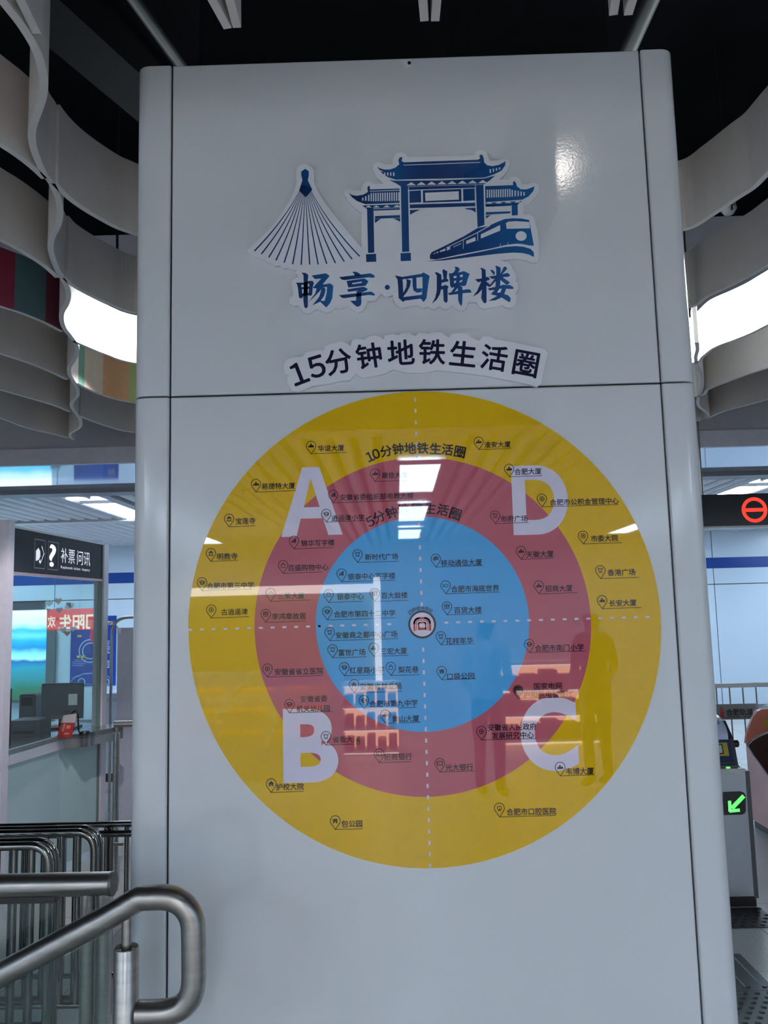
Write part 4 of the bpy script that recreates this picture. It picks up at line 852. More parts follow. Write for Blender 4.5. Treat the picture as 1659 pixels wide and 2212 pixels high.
for pa, pb in ((74, 97), (103, 125)):
    b = MB(); a0, a1 = sfrac(pa), sfrac(pb)
    for z in (1.885, 2.053): b.add([sgn((a0, 0, z-0.003)), sgn((a1, 0, z-0.003)), sgn((a1, 0, z+0.003)), sgn((a0, 0, z+0.003))], [(0,1,2,3)])
    for a in (a0, a1): b.add([sgn((a-0.003, 0, 1.885)), sgn((a+0.003, 0, 1.885)), sgn((a+0.003, 0, 2.053)), sgn((a-0.003, 0, 2.053))], [(0,1,2,3)])
    b.build('pictogram_frame', mat('dim_white', (0.30, 0.31, 0.34), 0.4), hdr)
b = MB(); a0, a1 = sfrac(76), sfrac(96); w_ = a1-a0
for q in ([(0.05,1.925),(0.05,1.985),(0.3,2.005),(0.5,1.985),(0.52,1.955),(0.35,1.935)], [(0.38,1.925),(0.5,1.94),(0.6,1.925),(0.52,1.91)], [(0.55,1.915),(0.62,1.92),(0.95,1.975),(0.9,1.98)], [(0.9,1.975),(0.95,1.97),(0.68,2.02),(0.62,2.015)]):
    P3 = [Vector((x, z, 0)) for x, z in q]
    b.add([sgn((a0+x*w_, 0, z)) for x, z in q], [tuple(t_) for t_ in tessellate_polygon([P3])])
b.build('hand_pictogram', M_SLIT, hdr)
# counter: pale fascia, then a curved steel end
ct = thing('booth_counter', (*bp(dl*0.5), ZK), 'booth counter with a pale straight edge and a curved brushed steel end', 'counter')
q0, q1 = PZ(20, 1620, ZK), PZ(138, 1587, ZK)
pe = bp(dl-0.03, 0.0); pin = Vector((nn.x, nn.y))*0.015
for (pa, pb_) in (((q0.x+pin.x, q0.y+pin.y), (q1.x+pin.x, q1.y+pin.y)), ((q1.x+pin.x, q1.y+pin.y), pe)):
    b = MB(); b.obox(pa, pb_, 0.04, ZK-0.09, 0.012); b.build('frosted_pane', M_FROST, booth)
stl = zp_ = [PZ(x, y, ZK) for x, y in ((138,1587),(165,1586),(188,1584),(205,1580),(244,1572),(266,1567))]
s0_, s1_ = bp(0.04, -0.05), bp(0.62*dl, -0.05)
b = MB(); b.obox((q0.x, q0.y), (q1.x, q1.y), ZK-0.088, ZK, 0.02); b.build('fascia', M_LILAC, ct)
path = smooth_path([(p.x, p.y, 0) for p in stl], 5); b = MB()
for i in range(len(path)-1): b.obox(path[i][:2], path[i+1][:2], ZK-0.085, ZK+0.001, 0.012)
b.build('curved_end', M_STEEL, ct)
top = [(q0.x, q0.y)] + [(p[0], p[1]) for p in path] + [bp(dl+0.30, 0.45), bp(0, 0.75)]
P3 = [Vector((x, y, 0)) for x, y in top]; tr = tessellate_polygon([P3]); n = len(top); b = MB()
b.add([(x, y, ZK-0.001) for x, y in top]+[(x, y, ZK-0.03) for x, y in top], [tuple(t_) for t_ in tr]+[tuple(n+i for i in t_) for t_ in tr]+[(i, (i+1) % n, n+(i+1) % n, n+i) for i in range(n)])
b.build('worktop', mat('worktop_steel', (0.42, 0.43, 0.44), 0.15, 0.7), ct)
# things inside the booth
def onb(px, py, o, z): # direction through a photo column, at offset o inside the booth
    return None
zk = ZK
def boothbox(px0, px1, D, z0, z1, dep, name, m, label, cat):
    a = PD(px0, 1500, D); c = PD(px1, 1500, D)
    return a, c
mo = PD(133, 1510, 5.65)
t = thing('monitor', (mo.x, mo.y, ZK), 'dark grey monitor seen from behind inside the ticket booth', 'monitor')
ml, mr = PD(88, 1510, 5.65).x, PD(178, 1510, 5.65).x; mz0, mz1 = PD(133, 1553, 5.65).z, PD(133, 1476, 5.65).z
MB().box((ml, mo.y, mz0), (mr, mo.y+0.035, mz1), None, 0.008).build('screen_back', M_GREY, t)
MB().box((mo.x-0.03, mo.y+0.03, ZK), (mo.x+0.03, mo.y+0.05, mz0+0.1)).build('stand', M_BLACK, t); MB().box((mo.x-0.1, mo.y-0.03, ZK), (mo.x+0.1, mo.y+0.12, ZK+0.012)).build('foot', M_BLACK, t)
pl, pr = PD(148, 1508, 5.65).x, PD(167, 1508, 5.65).x; pz0, pz1 = PD(157, 1523, 5.65).z, PD(157, 1499, 5.65).z
MB().box((pl, mo.y-0.002, pz0), (pr, mo.y, pz1)).build('paper_slip', M_WHITE, t)
bx = PD(55, 1560, 5.32); t = thing('ticket_printer', (bx.x, bx.y, ZK), 'low grey ticket printer on the counter inside the booth', 'printer')
xl, xr = PD(18, 1560, 5.32).x, PD(84, 1560, 5.32).x; zt = PD(55, 1557, 5.32).z
MB().box((xl, bx.y, ZK), (xr, bx.y+0.2, zt), None, 0.012).build('body', M_GREY, t); MB().box((xl+0.03, bx.y-0.004, ZK+0.02), (xr-0.03, bx.y, ZK+0.035)).build('slot', M_BLACK, t)
bx = PD(60, 1530, 5.95); t = thing('card_reader_box', (bx.x, bx.y, ZK), 'upright grey device standing behind the ticket printer', 'device')
xl, xr = PD(40, 1530, 5.95).x, PD(76, 1530, 5.95).x; zt = PD(60, 1500, 5.95).z
MB().box((xl, bx.y, ZK), (xr, bx.y+0.15, zt), None, 0.01).build('body', M_GREY, t); MB().box((xl+0.02, bx.y-0.003, zt-0.08), (xr-0.02, bx.y, zt-0.02)).build('display', M_BLACK, t)
# red sign stand and microphone on the counter
Ds = 5.25; rs = PD(142, 1583, Ds); t = thing('notice_stand', (rs.x, rs.y, ZK), 'clear acrylic stand with a tilted red notice on the booth counter', 'stand')
pts = [PD(x, y, Ds) for x, y in ((123,1583),(153,1583),(165,1536),(136,1540))]; zoff = ZK-pts[0].z
pts = [p+Vector((0, 0, zoff)) for p in pts]; dz_ = Vector((0, 0.012, 0))
b = MB(); b.add(pts+[p+dz_ for p in pts], [(0,1,2,3),(7,6,5,4),(0,4,5,1),(1,5,6,2),(2,6,7,3),(3,7,4,0)]); b.build('red_card', M_REDP, t)
u1 = (pts[1]-pts[0]); v1 = (pts[3]-pts[0]); f0 = Vector((0, -0.0015, 0))
b = MB()
for (a0, a1, b0, b1) in ((0.45,0.75,0.45,0.62),(0.2,0.35,0.3,0.7),(0.45,0.8,0.15,0.25)):
    b.add([pts[0]+u1*a0+v1*b0+f0, pts[0]+u1*a1+v1*b0+f0, pts[0]+u1*a1+v1*b1+f0, pts[0]+u1*a0+v1*b1+f0], [(0,1,2,3)])
b.build('print', mat('pale_pink', (0.6, 0.25, 0.22), 0.4), t)
b = MB(); b.add([pts[0]+v1*0.75+f0*2, pts[1]+v1*0.75+f0*2, pts[2]+v1*0.12+f0*2, pts[3]+v1*0.12+f0*2], [(0,1,2,3)]); b.build('clear_edge', mat('acrylic', (0.55, 0.5, 0.5), 0.15), t)
mc = PD(183, 1573, 5.35); mc.z = ZK
t = thing('counter_microphone', mc, 'black gooseneck microphone on the booth counter beside the red notice', 'microphone')
MB().lathe((mc.x, mc.y, ZK), [(0.035, 0), (0.035, 0.012), (0.028, 0.022), (0.012, 0.025)], 18).build('base', M_BLACK, t, True)
nk = [PD(x, y, 5.35) for x, y in ((183,1570),(172,1580),(169,1560),(168,1545),(163,1535),(155,1541))]
nk[0].z = ZK+0.02; nk[1].z = ZK+0.015
MB().tube(smooth_path(nk, 5), 0.0055, 8).build('gooseneck', M_BLACK, t, True)
# small tablet at the left post
tb = PD(14, 1515, 4.95); t = thing('tablet', (tb.x, tb.y, ZK), 'dark tilted tablet screen beside the booth post', 'tablet')
xl, xr = PD(-20, 1515, 4.95).x, PD(22, 1515, 4.95).x; z0_, z1_ = ZK, PD(10, 1488, 4.95).z
MB().box((xl, tb.y, z0_), (xr, tb.y+0.02, z1_)).build('case', M_BLACK, t)
MB().box((xl+0.01, tb.y-0.002, z0_+0.08), (xr-0.012, tb.y, z1_-0.01)).build('screen', mat('tablet_screen', (0.2, 0.25, 0.9), 0.3, emit=(0.25, 0.3, 1.0), es=0.8), t)
# heart stickers on the booth back glass and banner reflection modelled as glowing panel
yBN = CAM.y+7.625
def heart(b, cx, cz, s_, y): b.poly([(cx+s_*(16*math.sin(a)**3)/16, cz+s_*(13*math.cos(a)-5*math.cos(2*a)-2*math.cos(3*a)-math.cos(4*a))/16) for a in [2*math.pi*k/24 for k in range(24)]], y)
yG = CAM.y+7.6
bk = thing('back_screen', (PY(150, 1400, yG).x, yG, 0), 'clear glass screen with pale heart stickers behind the ticket booth', 'screen')
gx0, gx1 = PY(-120, 1400, yG).x, PY(216, 1400, yG).x
MB().box((gx0, yG, 0.03), (gx1, yG+0.008, 2.3)).build('pane', M_GLASS, bk)
MB().box((gx0, yG-0.01, 0), (gx1, yG+0.018, 0.03)).build('base_channel', M_STEEL, bk)
hp, hl = mat('heart_pale', (0.62, 0.66, 0.66), 0.5), mat('heart_pink', (0.50, 0.33, 0.30), 0.5)
for px, py, s_, m in ((107,1303,0.034,hp),(126,1298,0.036,hl),(148,1305,0.024,hl),(154,1308,0.03,hp),(128,1318,0.032,hl),(105,1318,0.02,hl),(147,1313,0.032,hp),(145,1368,0.03,hl),(136,1360,0.034,hp),(158,1358,0.03,hp)):
    c = PY(px, py, yG); b = MB(); heart(b, c.x, c.z, s_, yG-0.001); b.build('heart_sticker', m, bk)
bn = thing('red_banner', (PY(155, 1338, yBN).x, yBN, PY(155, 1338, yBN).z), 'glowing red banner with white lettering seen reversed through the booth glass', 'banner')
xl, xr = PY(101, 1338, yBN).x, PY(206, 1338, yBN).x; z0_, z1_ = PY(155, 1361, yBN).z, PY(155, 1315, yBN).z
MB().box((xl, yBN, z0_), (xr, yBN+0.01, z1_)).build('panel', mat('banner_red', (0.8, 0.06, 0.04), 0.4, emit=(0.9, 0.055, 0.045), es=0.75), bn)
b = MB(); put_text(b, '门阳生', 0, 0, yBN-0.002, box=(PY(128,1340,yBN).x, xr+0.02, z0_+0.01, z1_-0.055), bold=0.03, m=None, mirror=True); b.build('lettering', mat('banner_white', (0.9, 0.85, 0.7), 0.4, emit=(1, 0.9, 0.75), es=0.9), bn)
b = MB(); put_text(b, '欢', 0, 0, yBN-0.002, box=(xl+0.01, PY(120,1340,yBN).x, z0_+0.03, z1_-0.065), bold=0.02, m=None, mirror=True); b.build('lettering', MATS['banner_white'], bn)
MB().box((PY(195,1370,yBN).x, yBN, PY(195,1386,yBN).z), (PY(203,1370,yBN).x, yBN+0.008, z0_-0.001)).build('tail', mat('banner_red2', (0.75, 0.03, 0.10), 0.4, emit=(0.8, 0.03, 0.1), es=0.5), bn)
# lightbox, header bar and poster on the back wall
yW = YB-0.05
lb = thing('wall_lightbox', (PY(40, 1400, yW).x, YB, PY(40, 1500, yW).z), 'large backlit picture of blue sky and sea on the back wall', 'lightbox')
xl, xr = PY(-110, 1400, yW).x, PY(101, 1400, yW).x; z0_, z1_ = PY(60, 1512, yW).z, PY(60, 1318, yW).z
sky = ramp_mat('sea_picture', [(0.0, (0.04, 0.12, 0.08)), (0.12, (0.03, 0.16, 0.10)), (0.25, (0.03, 0.24, 0.30)), (0.36, (0.02, 0.30, 0.46)), (0.43, (0.01, 0.15, 0.44)), (0.46, (0.45, 0.85, 0.92)), (0.54, (0.20, 0.66, 0.86)), (0.58, (0.01, 0.26, 0.62)), (0.66, (0.02, 0.45, 0.80)), (0.72, (0.18, 0.68, 0.90)), (0.78, (0.04, 0.50, 0.85)), (0.84, (0.75, 0.92, 0.95)), (1.0, (0.95, 0.99, 1.0))], 2, 0.3, 0, 1.0, 0.10, 5)
MB().box((xl, yW, z0_), (xr, YB-0.002, z1_)).build('picture', sky, lb)
MB().box((xr, yW-0.02, 0.0), (PY(119, 1400, yW).x, YB-0.002, PY(110, 1360, yW).z)).build('side_frame', mat('frame_slate', (0.12, 0.15, 0.17), 0.4), lb)
MB().box((xl, yW-0.02, z1_+0.002), (PY(94, 1308, yW).x, YB-0.002, PY(50, 1300, yW).z)).build('header_bar', M_BLACK, lb)
MB().box((xl, yW-0.02, z0_-0.035), (xr, YB-0.002, z0_)).build('bottom_frame', mat('frame_slate', (0.12, 0.15, 0.17)), lb)
ps_ = thing('car_poster', (PY(200, 1400, yW).x, YB, PY(200, 1481, yW).z), 'deep blue poster with a white car sketch on the back wall', 'poster')
xl, xr = PY(150, 1400, yW).x, PY(248.5, 1400, yW).x; z0_, z1_ = PY(200, 1482, yW).z, PY(200, 1331, yW).z
MB().box((xl, YB-0.012, z0_), (xr, YB-0.003, z1_)).build('sheet', mat('poster_blue', (0.004, 0.05, 0.33), 0.35, var=0.2, vscale=3), ps_)
yp = YB-0.013; cp = lambda px, py: (PY(px, py, yp).x, PY(px, py, yp).z)
b = MB(); stroke(b, [cp(152, 1475)], 0.004, yp)
for pts in ([(152,1472),(165,1462),(180,1455),(205,1453),(222,1458),(235,1462),(240,1472),(238,1478),(160,1478)], [(168,1463),(178,1456),(200,1455),(215,1461)], [(155,1466),(170,1458)]): stroke(b, [cp(*p) for p in pts], 0.006, yp)
for cx_ in (176, 228): disc(b, cp(cx_, 1473), 0.055, yp, None, 0.042, 20)
c = cp(195, 1406); disc(b, c, 0.17, yp, None, 0.155, 30); disc(b, c, 0.12, yp, None, 0.105, 30)
for k in range(7): stroke(b, [cp(229, 1385+k*4.2), cp(237-(k % 3), 1384.8+k*4.2)], 0.012, yp)
for k in range(5): stroke(b, [cp(229, 1428+k*3.5), cp(236, 1427.8+k*3.5)], 0.012, yp)
for k in range(4): stroke(b, [cp(156+(4 if k == 0 else 0), 1426+k*4), cp(186-(6 if k == 3 else 0), 1425.5+k*4)], 0.006, yp)
b.build('line_drawing', mat('poster_pale', (0.45, 0.6, 0.8), 0.4), ps_)
b = MB()
for a0, a1, y0_, y1_ in ((166,186,1416,1421),(167,176,1372,1376)): b.poly([cp(a0, y1_), cp(a1, y1_), cp(a1, y0_), cp(a0, y0_)], yp)
put_text(b, 'KITA', 0, 0, yp, box=(cp(228,1340)[0], cp(243,1340)[0], cp(235,1350)[1], cp(235,1342)[1]), bold=0.02, m=None, mirror=True)
b.build('yellow_print', mat('poster_yellow', (0.7, 0.55, 0.1), 0.4), ps_)
# floor-level black socket and kick strip on the back wall
c = PY(226, 1680, CAM.y+6.9); 
t = thing('floor_cabinet', (c.x, CAM.y+6.9, 0), 'low white cabinet with a dark recess beyond the booth post', 'cabinet')
cx0, cx1 = PY(214, 1680, CAM.y+6.9).x, PY(300, 1680, CAM.y+6.9).x; zt_ = PY(226, 1498, CAM.y+6.9).z
MB().box((cx0, c.y, 0), (cx1, c.y+0.4, zt_)).build('body', M_PANEL, t)
zA, zB, zC_, zD = [PY(226, v, c.y).z for v in (1671, 1689, 1705, 1714)]
MB().box((cx0+0.004, c.y-0.006, zB), (cx1, c.y, zA)).build('dark_recess', M_BLACK, t); MB().box((cx0+0.004, c.y-0.008, zC_), (cx1, c.y, zB)).build('ledge', M_SLAT, t); MB().box((cx0+0.004, c.y-0.006, zD), (cx1, c.y, zC_)).build('strip', M_LGREY, t)
zE, zF = [PY(226, v, c.y).z for v in (1508, 1516)]
MB().box((cx0, c.y-0.008, zF), (cx1, c.y, zE)).build('rail_strip', M_LGREY, t)

# ================================================================== RIGHT: HANGING SIGN, FENCE, GATES
yH = CAM.y+5.3 - 0.12
a, c = PY(1500, 1066, yH), PY(1700, 1140, yH)
t = thing('hanging_sign', (a.x, yH, c.z), 'black hanging sign with a red lit no-entry symbol above the gates', 'sign')
z1_, z0_ = PY(1590, 1067, yH).z, PY(1590, 1140, yH).z; xr = a.x+1.6
MB().box((a.x, yH, z0_+0.012), (xr, yH+0.08, z1_)).build('case', mat('sign_black', (0.012, 0.013, 0.015), 0.2), t)
MB().box((a.x, yH-0.004, z0_), (xr, yH+0.084, z0_+0.012)).build('bottom_trim', M_STEEL, t)
b = MB(); c = PY(1629.5, 1101.5, yH); k_ = 5.18/F
disc(b, (c.x, c.z), 27.5*k_, yH-0.002, None, 20*k_, 40); b.poly([(c.x-21*k_, c.z-4*k_), (c.x+21*k_, c.z-4*k_), (c.x+21*k_, c.z+4*k_), (c.x-21*k_, c.z+4*k_)], yH-0.002)
b.build('no_entry_symbol', M_REDL, t)
for x in (a.x+0.06, xr-0.2): MB().tube([(x, yH+0.04, z1_), (x, yH+0.04, 4.2)], 0.012, 12).build('hanger', M_STEEL, t, True)
# railing behind the gates
yF = CAM.y+6.5; zr = PY(1600, 1480, yF).z; xa = PY(1500, 1480, yF).x
t = thing('steel_railing', (xa, yF, 0), 'steel railing with thin upright bars behind the fare gates', 'railing')
MB().box((xa, yF-0.02, zr-0.016), (xa+2.2, yF+0.02, zr+0.016)).build('top_rail', M_STEEL, t)
MB().box((xa, yF-0.015, 0.12), (xa+2.2, yF+0.015, 0.15)).build('bottom_rail', M_STEEL, t)
x575 = PY(1576.5, 1500, yF).x
for i in range(-2, 18): x = x575 + i*0.1015; MB().tube([(x, yF, 0.13), (x, yF, zr-0.01)], 0.0058, 8, None, False).build('bar', M_STEEL, t, True)
for x in (xa+0.02, xa+2.18): MB().tube([(x, yF, 0), (x, yF, zr)], 0.018, 12).build('post', M_STEEL, t, True)
yPl = yF-0.03; pl = thing('railing_plate', (PY(1595, 1537, yPl).x, yPl, PY(1595, 1537, yPl).z), 'grey metal name plate with black lettering fixed to the railing', 'sign')
xl, xr = PY(1545, 1537, yPl).x, PY(1634, 1537, yPl).x; z0_, z1_ = PY(1595, 1554, yPl).z, PY(1595, 1520.5, yPl).z
MB().box((xl, yPl, z0_), (xr, yPl+0.012, z1_)).build('plate', mat('plate_grey', (0.26, 0.27, 0.25), 0.4, 0.0), pl)
b = MB(); put_text(b, '合肥轨道', 0, 0, yPl-0.002, box=(PY(1568.5,1537,yPl).x, PY(1626,1537,yPl).x, PY(1595,1545,yPl).z, PY(1595,1531,yPl).z), bold=0.03, m=None); put_text(b, 'HEFEI RAIL TRANSIT', 0, 0, yPl-0.002, box=(PY(1568.5,1537,yPl).x, PY(1629,1537,yPl).x, PY(1595,1550.5,yPl).z, PY(1595,1546.5,yPl).z), bold=0.015, m=None)
b.build('lettering', M_BLACK, pl)
b = MB(); b.poly([(PY(x, y, yPl).x, PY(x, y, yPl).z) for x, y in ((1556,1525),(1561,1530),(1564,1540),(1564,1552),(1560,1551),(1556,1548))], yPl-0.002); b.build('red_emblem', M_RED, pl)
# fare gate
yg = CAM.y+4.54; gx1 = PY(1627, 1780, yg).x; gx0 = gx1-0.29
gt = thing('fare_gate', ((gx0+gx1)/2, yg, 0), 'grey fare gate with a lit green arrow and blue ticket reader', 'fare gate')
zt = PY(1600, 1669, yg).z
MB().box((gx0+0.01, yg+0.012, 0), (gx1-0.008, yg+1.45, 0.055)).build('plinth', M_BLACK, gt)
b = MB(); b.box((gx0, yg, 0.055), (gx1-0.022, yg+1.45, zt)); b.build('body', mat('gate_grey', (0.42, 0.44, 0.48), 0.3, 0.5, var=0.02), gt)
MB().box((gx1-0.022, yg-0.002, 0.045), (gx1, yg+1.45, zt+0.008)).build('dark_edge', M_GREY, gt)
MB().box((gx0, yg-0.004, zt), (gx1-0.024, yg+0.02, zt+0.022)).build('front_lip', M_STEEL, gt)
yh = yg+0.16
prof = [(yg+0.02, zt), (yg+0.02, zt+0.012), (yg+0.065, zt+0.030), (yg+0.105, zt+0.16), (yg+0.20, zt+0.245), (yg+1.42, zt+0.245), (yg+1.42, zt)]
MB().extr(prof, gx0+0.012, gx1-0.03, None).build('reader_housing', mat('gate_dark', (0.035, 0.038, 0.045), 0.35), gt)
# blue reader face lies on the slope
A = Vector((0, yg+0.066, zt+0.046)); Bv = Vector((0, yg+0.103, zt+0.156)); sv = Bv-A; nv = Vector((0, -sv.z, sv.y)).normalized()
def slope_quad(b, x0, x1, t0, t1, off, m=None):
    q = [A+sv*t0+nv*off, A+sv*t1+nv*off]
    b.add([(x0, q[0].y, q[0].z), (x1, q[0].y, q[0].z), (x1, q[1].y, q[1].z), (x0, q[1].y, q[1].z), (x0, q[0].y+0.02, q[0].z-0.01), (x1, q[0].y+0.02, q[0].z-0.01), (x1, q[1].y+0.02, q[1].z-0.01), (x0, q[1].y+0.02, q[1].z-0.01)], [(0,1,2,3),(0,4,5,1),(1,5,6,2),(2,6,7,3),(3,7,4,0)], m)
gm = gx1-0.038
b = MB(); slope_quad(b, gx0+0.012, gm-0.015, 0.0, 1.0, 0.004); rd = b.build('reader_face', M_DBLUE, gt)
b = MB(); slope_quad(b, gm-0.185, gm-0.035, 0.25, 0.86, 0.007); b.build('yellow_frame', M_YPL, rd)
b = MB(); slope_quad(b, gm-0.18, gm-0.062, 0.34, 0.80, 0.009); b.build('black_frame', M_BLACK, rd)
b = MB(); slope_quad(b, gm-0.174, gm-0.069, 0.39, 0.75, 0.011); b.build('scan_window', mat('scan_white', (0.6, 0.64, 0.64), 0.3), rd)
b = MB(); cc = A+sv*0.55+nv*0.013; b.lathe((gm-0.105, cc.y, cc.z), [(0.008, 0), (0.008, 0.004)], 12, None, 'y'); b.build('scan_dot', M_BLACK, rd)
b = MB(); b.box((gm-0.12, yg+0.022, zt+0.012), (gm-0.01, yg+0.06, zt+0.034)); sl_ = b.build('card_slot', M_GREY, gt)
MB().box((gm-0.075, yg+0.017, zt+0.018), (gm-0.055, yg+0.022, zt+0.026)).build('slot_light', M_GREENL, sl_)
hood = []
for k in range(10):
    a_ = math.pi/2*k/9; hood.append((yg+0.27-0.17*math.cos(a_), zt+0.168+0.105*math.sin(a_)))
hood = [(yg+0.102, zt+0.154)] + hood + [(yg+0.6, zt+0.27), (yg+0.75, zt+0.25), (yg+0.75, zt+0.15)]
b = MB(); b.extr(hood, gx0+0.02, gm-0.022); ho = b.build('white_hood', M_HOOD, gt, True)
hb2 = [(y, z) for y, z in hood]
b = MB(); b.extr([(y-0.004, z+0.004) for y, z in hood[5:9]]+[(hood[8][0], hood[8][1]-0.03), (hood[5][0]+0.02, hood[5][1]-0.03)], gx0+0.10, gm-0.05); b.build('blue_stripe', mat('stripe_blue', (0.12, 0.26, 0.62), 0.3), ho)
b = MB(); b.lathe((gx1-0.03, yg+0.13, zt+0.13), [(0.02, 0), (0.02, 0.03), (0.012, 0.036)], 14, None, 'x'); b.build('knob', M_BLACK, gt, True)
# green arrow display
ax = lambda px, py: (PY(px, py, yg-0.004).x, PY(px, py, yg-0.004).z)
b = MB(); b.poly([ax(*p) for p in ((1562,1711),(1600,1709.5),(1607,1712),(1611,1718),(1611.5,1752),(1608,1758),(1602,1760),(1562,1761))], yg-0.003, M_BLACK, 0.003); ds = b.build('arrow_display', None, gt)
b = MB()
def dots(p, q, n, wd):
    for i in range(n):
        t_ = i/(n-1); cx = p[0]+(q[0]-p[0])*t_; cy = p[1]+(q[1]-p[1])*t_
        L = math.hypot(q[0]-p[0], q[1]-p[1]); nx, ny = -(q[1]-p[1])/L, (q[0]-p[0])/L
        for j in range(wd): o_ = (j-(wd-1)/2)*2.3; disc(b, ax(cx+nx*o_, cy+ny*o_), 0.0027, yg-0.0038, None, 0, 8)
dots((1606,1720), (1582,1745), 14, 4); dots((1576,1731), (1577,1752), 9, 3); dots((1577,1752), (1597,1750), 9, 3)
b.build('green_arrow', M_GREENL, ds)
# second gate across the passage with its flap
xg2 = PZ(1640, 1794, 0.0).x; yb2 = PZ(1630, 1785, 0.0).y
g2 = thing('fare_gate', (xg2+0.15, yb2-0.6, 0), 'steel fare gate across the passage with a dark maroon flap', 'fare gate')
MB().box((xg2+0.012, yb2-1.40, 0), (xg2+0.30, yb2-0.012, 0.05)).build('plinth', M_GREY, g2)
MB().box((xg2, yb2-1.42, 0.05), (xg2+0.31, yb2, 0.62)).build('body', M_PINKM, g2)
pr2 = [(yb2-0.02, 0.62), (yb2-0.02, 0.70), (yb2-0.12, 0.82), (yb2-0.30, 0.88), (yb2-1.1, 0.88), (yb2-1.3, 0.7), (yb2-1.42, 0.62)]
MB().extr(pr2, xg2+0.02, xg2+0.29).build('top_housing', mat('gate_steel', (0.5, 0.48, 0.48), 0.3, 0.5), g2)
yfl = yb2-0.42
fl_ = lambda px, py: (PY(px, py, yfl).x, PY(px, py, yfl).z)
b = MB(); b.poly([fl_(*p) for p in ((1612,1608),(1622,1598),(1636,1590),(1650,1584),(1672,1579),(1690,1720),(1676,1700),(1659,1677),(1640,1650),(1625,1630))], yfl-0.03, None, 0.03); b.build('maroon_flap', M_MAROON, g2)
b = MB(); b.poly([fl_(*p) for p in ((1611,1606),(1613,1590),(1618,1570),(1626,1551),(1637,1536),(1645,1532),(1675,1531),(1685,1578),(1672,1578),(1650,1583),(1636,1589),(1622,1597))], yfl+0.0, None, 0.028); b.build('orange_guard', M_ORANGEF, g2)
b = MB(); stroke(b, [fl_(*p) for p in ((1612,1607),(1622,1597),(1636,1589),(1650,1583),(1672,1578))], 0.006, yfl-0.031); b.build('flap_edge', M_WHITE, g2)
b = MB(); b.poly([fl_(*p) for p in ((1651,1552),(1662,1556),(1662,1578),(1655,1571),(1651,1560))], yfl-0.002, None, 0.002); b.build('yellow_label', M_YPL, g2)
# tactile paving let into the floor
def tactile(name, x0, x1, y0, y1, m, studs, label, bars=False):
    t = thing(name, ((x0+x1)/2, (y0+y1)/2, 0), label, 'tactile plate')
    MB().box((x0, y0, 0.0), (x1, y1, 0.004)).build('plate', m, t)
    if bars:
        for i in range(4):
            x = x0+0.045+i*0.07; b = MB(); q = [(x, y0+0.03), (x+0.012, y0+0.02), (x+0.024, y0+0.03), (x+0.024, y1-0.03), (x+0.012, y1-0.02), (x, y1-0.03)]
            b.add([(a, c, 0.004) for a, c in q]+[(x+0.012+(a-x-0.012)*0.7, c, 0.009) for a, c in q], [tuple(range(6, 12))]+[(i2, (i2+1) % 6, 6+(i2+1) % 6, 6+i2) for i2 in range(6)]); b.build('bar', m, t)
    else:
        nx, ny = studs; st = None
        for j in range(ny):
            for i in range(nx):
                x = x0 + (x1-x0)*(i+0.5+(0.25 if j % 2 else -0.25))/nx; y = y0 + (y1-y0)*(j+0.5)/ny
                if st is None: st = MB().lathe((0, 0, 0), [(0.0125, 0), (0.0105, 0.003), (0.006, 0.0048)], 10).build('stud', m, t, True); st.matrix_parent_inverse = Matrix(); st.location = (x-t.location.x, y-t.location.y, 0.004)
                else:
                    c_ = copy_part(st, t, (x-t.location.x, y-t.location.y, 0.004))
xe = PZ(1620, 2084, 0.0).x; ye = PZ(1598, 2062, 0.0).y
tactile('guide_plate', xe-0.3, xe, ye-0.36, ye, M_TACT, None, 'grey steel tactile plate with raised guiding bars set in the floor', True)
tactile('stud_plate', xe-0.3, xe, ye-0.80, ye-0.362, M_TACT, (6, 11), 'grey steel tactile plate with raised studs next to the guiding bars')
xd1 = PZ(1648, 1967, 0.0).x; yd0, yd1 = PZ(1620, 2005, 0.0).y, PZ(1620, 1962, 0.0).y
tactile('stud_plate', xd1-0.36, xd1, yd0, yd1, M_TACTD, (7, 6), 'black studded tactile plate set in the floor before the green-arrow gate')

# ================================================================== BEHIND THE VIEWPOINT (seen mirrored in the map)
st = thing('fruit_stall', (-1.7, -7.2, 0), 'stepped fruit stall seen mirrored in the round map', 'stall')
for k in range(3):
    MB().box((-2.45, -6.75-0.42*k, 0), (-0.75, -6.35-0.42*k, 0.30+0.17*k)).build('step', M_WHITE, st)
cr0 = None
for k in range(3):
    for i in range(3):
        x = -2.40 + i*0.56; y = -6.72-0.42*k; z = 0.301+0.17*k
        t = thing('fruit_crate', (x, y, z), 'shallow pale crate full of oranges on the mirrored fruit stall', 'crate', 'crates of oranges on the stall')
        if cr0 is None:
            b = MB(); b.box((0, 0, 0), (0.5, 0.34, 0.01)); b.box((0, 0, 0.01), (0.5, 0.02, 0.11)); b.box((0, 0.32, 0.01), (0.5, 0.34, 0.11)); b.box((0, 0.02, 0.01), (0.02, 0.32, 0.11)); b.box((0.48, 0.02, 0.01), (0.5, 0.32, 0.11))
            c0 = b.build('crate', M_CRATE, t); c0.matrix_parent_inverse = Matrix()
            b = MB()
            for a in range(6):
                for d_ in range(4): b.lathe((0.06+a*0.076, 0.055+d_*0.076, 0.055), [(0.012, 0), (0.032, 0.014), (0.037, 0.036), (0.031, 0.058), (0.012, 0.072)], 8)
            o0 = b.build('oranges', M_ORANGE, t, True); o0.matrix_parent_inverse = Matrix(); o0['kind'] = 'stuff'
            cr0 = (c0, o0)
        else:
            for o in cr0: c = o.copy(); COL.objects.link(c); c.parent = t

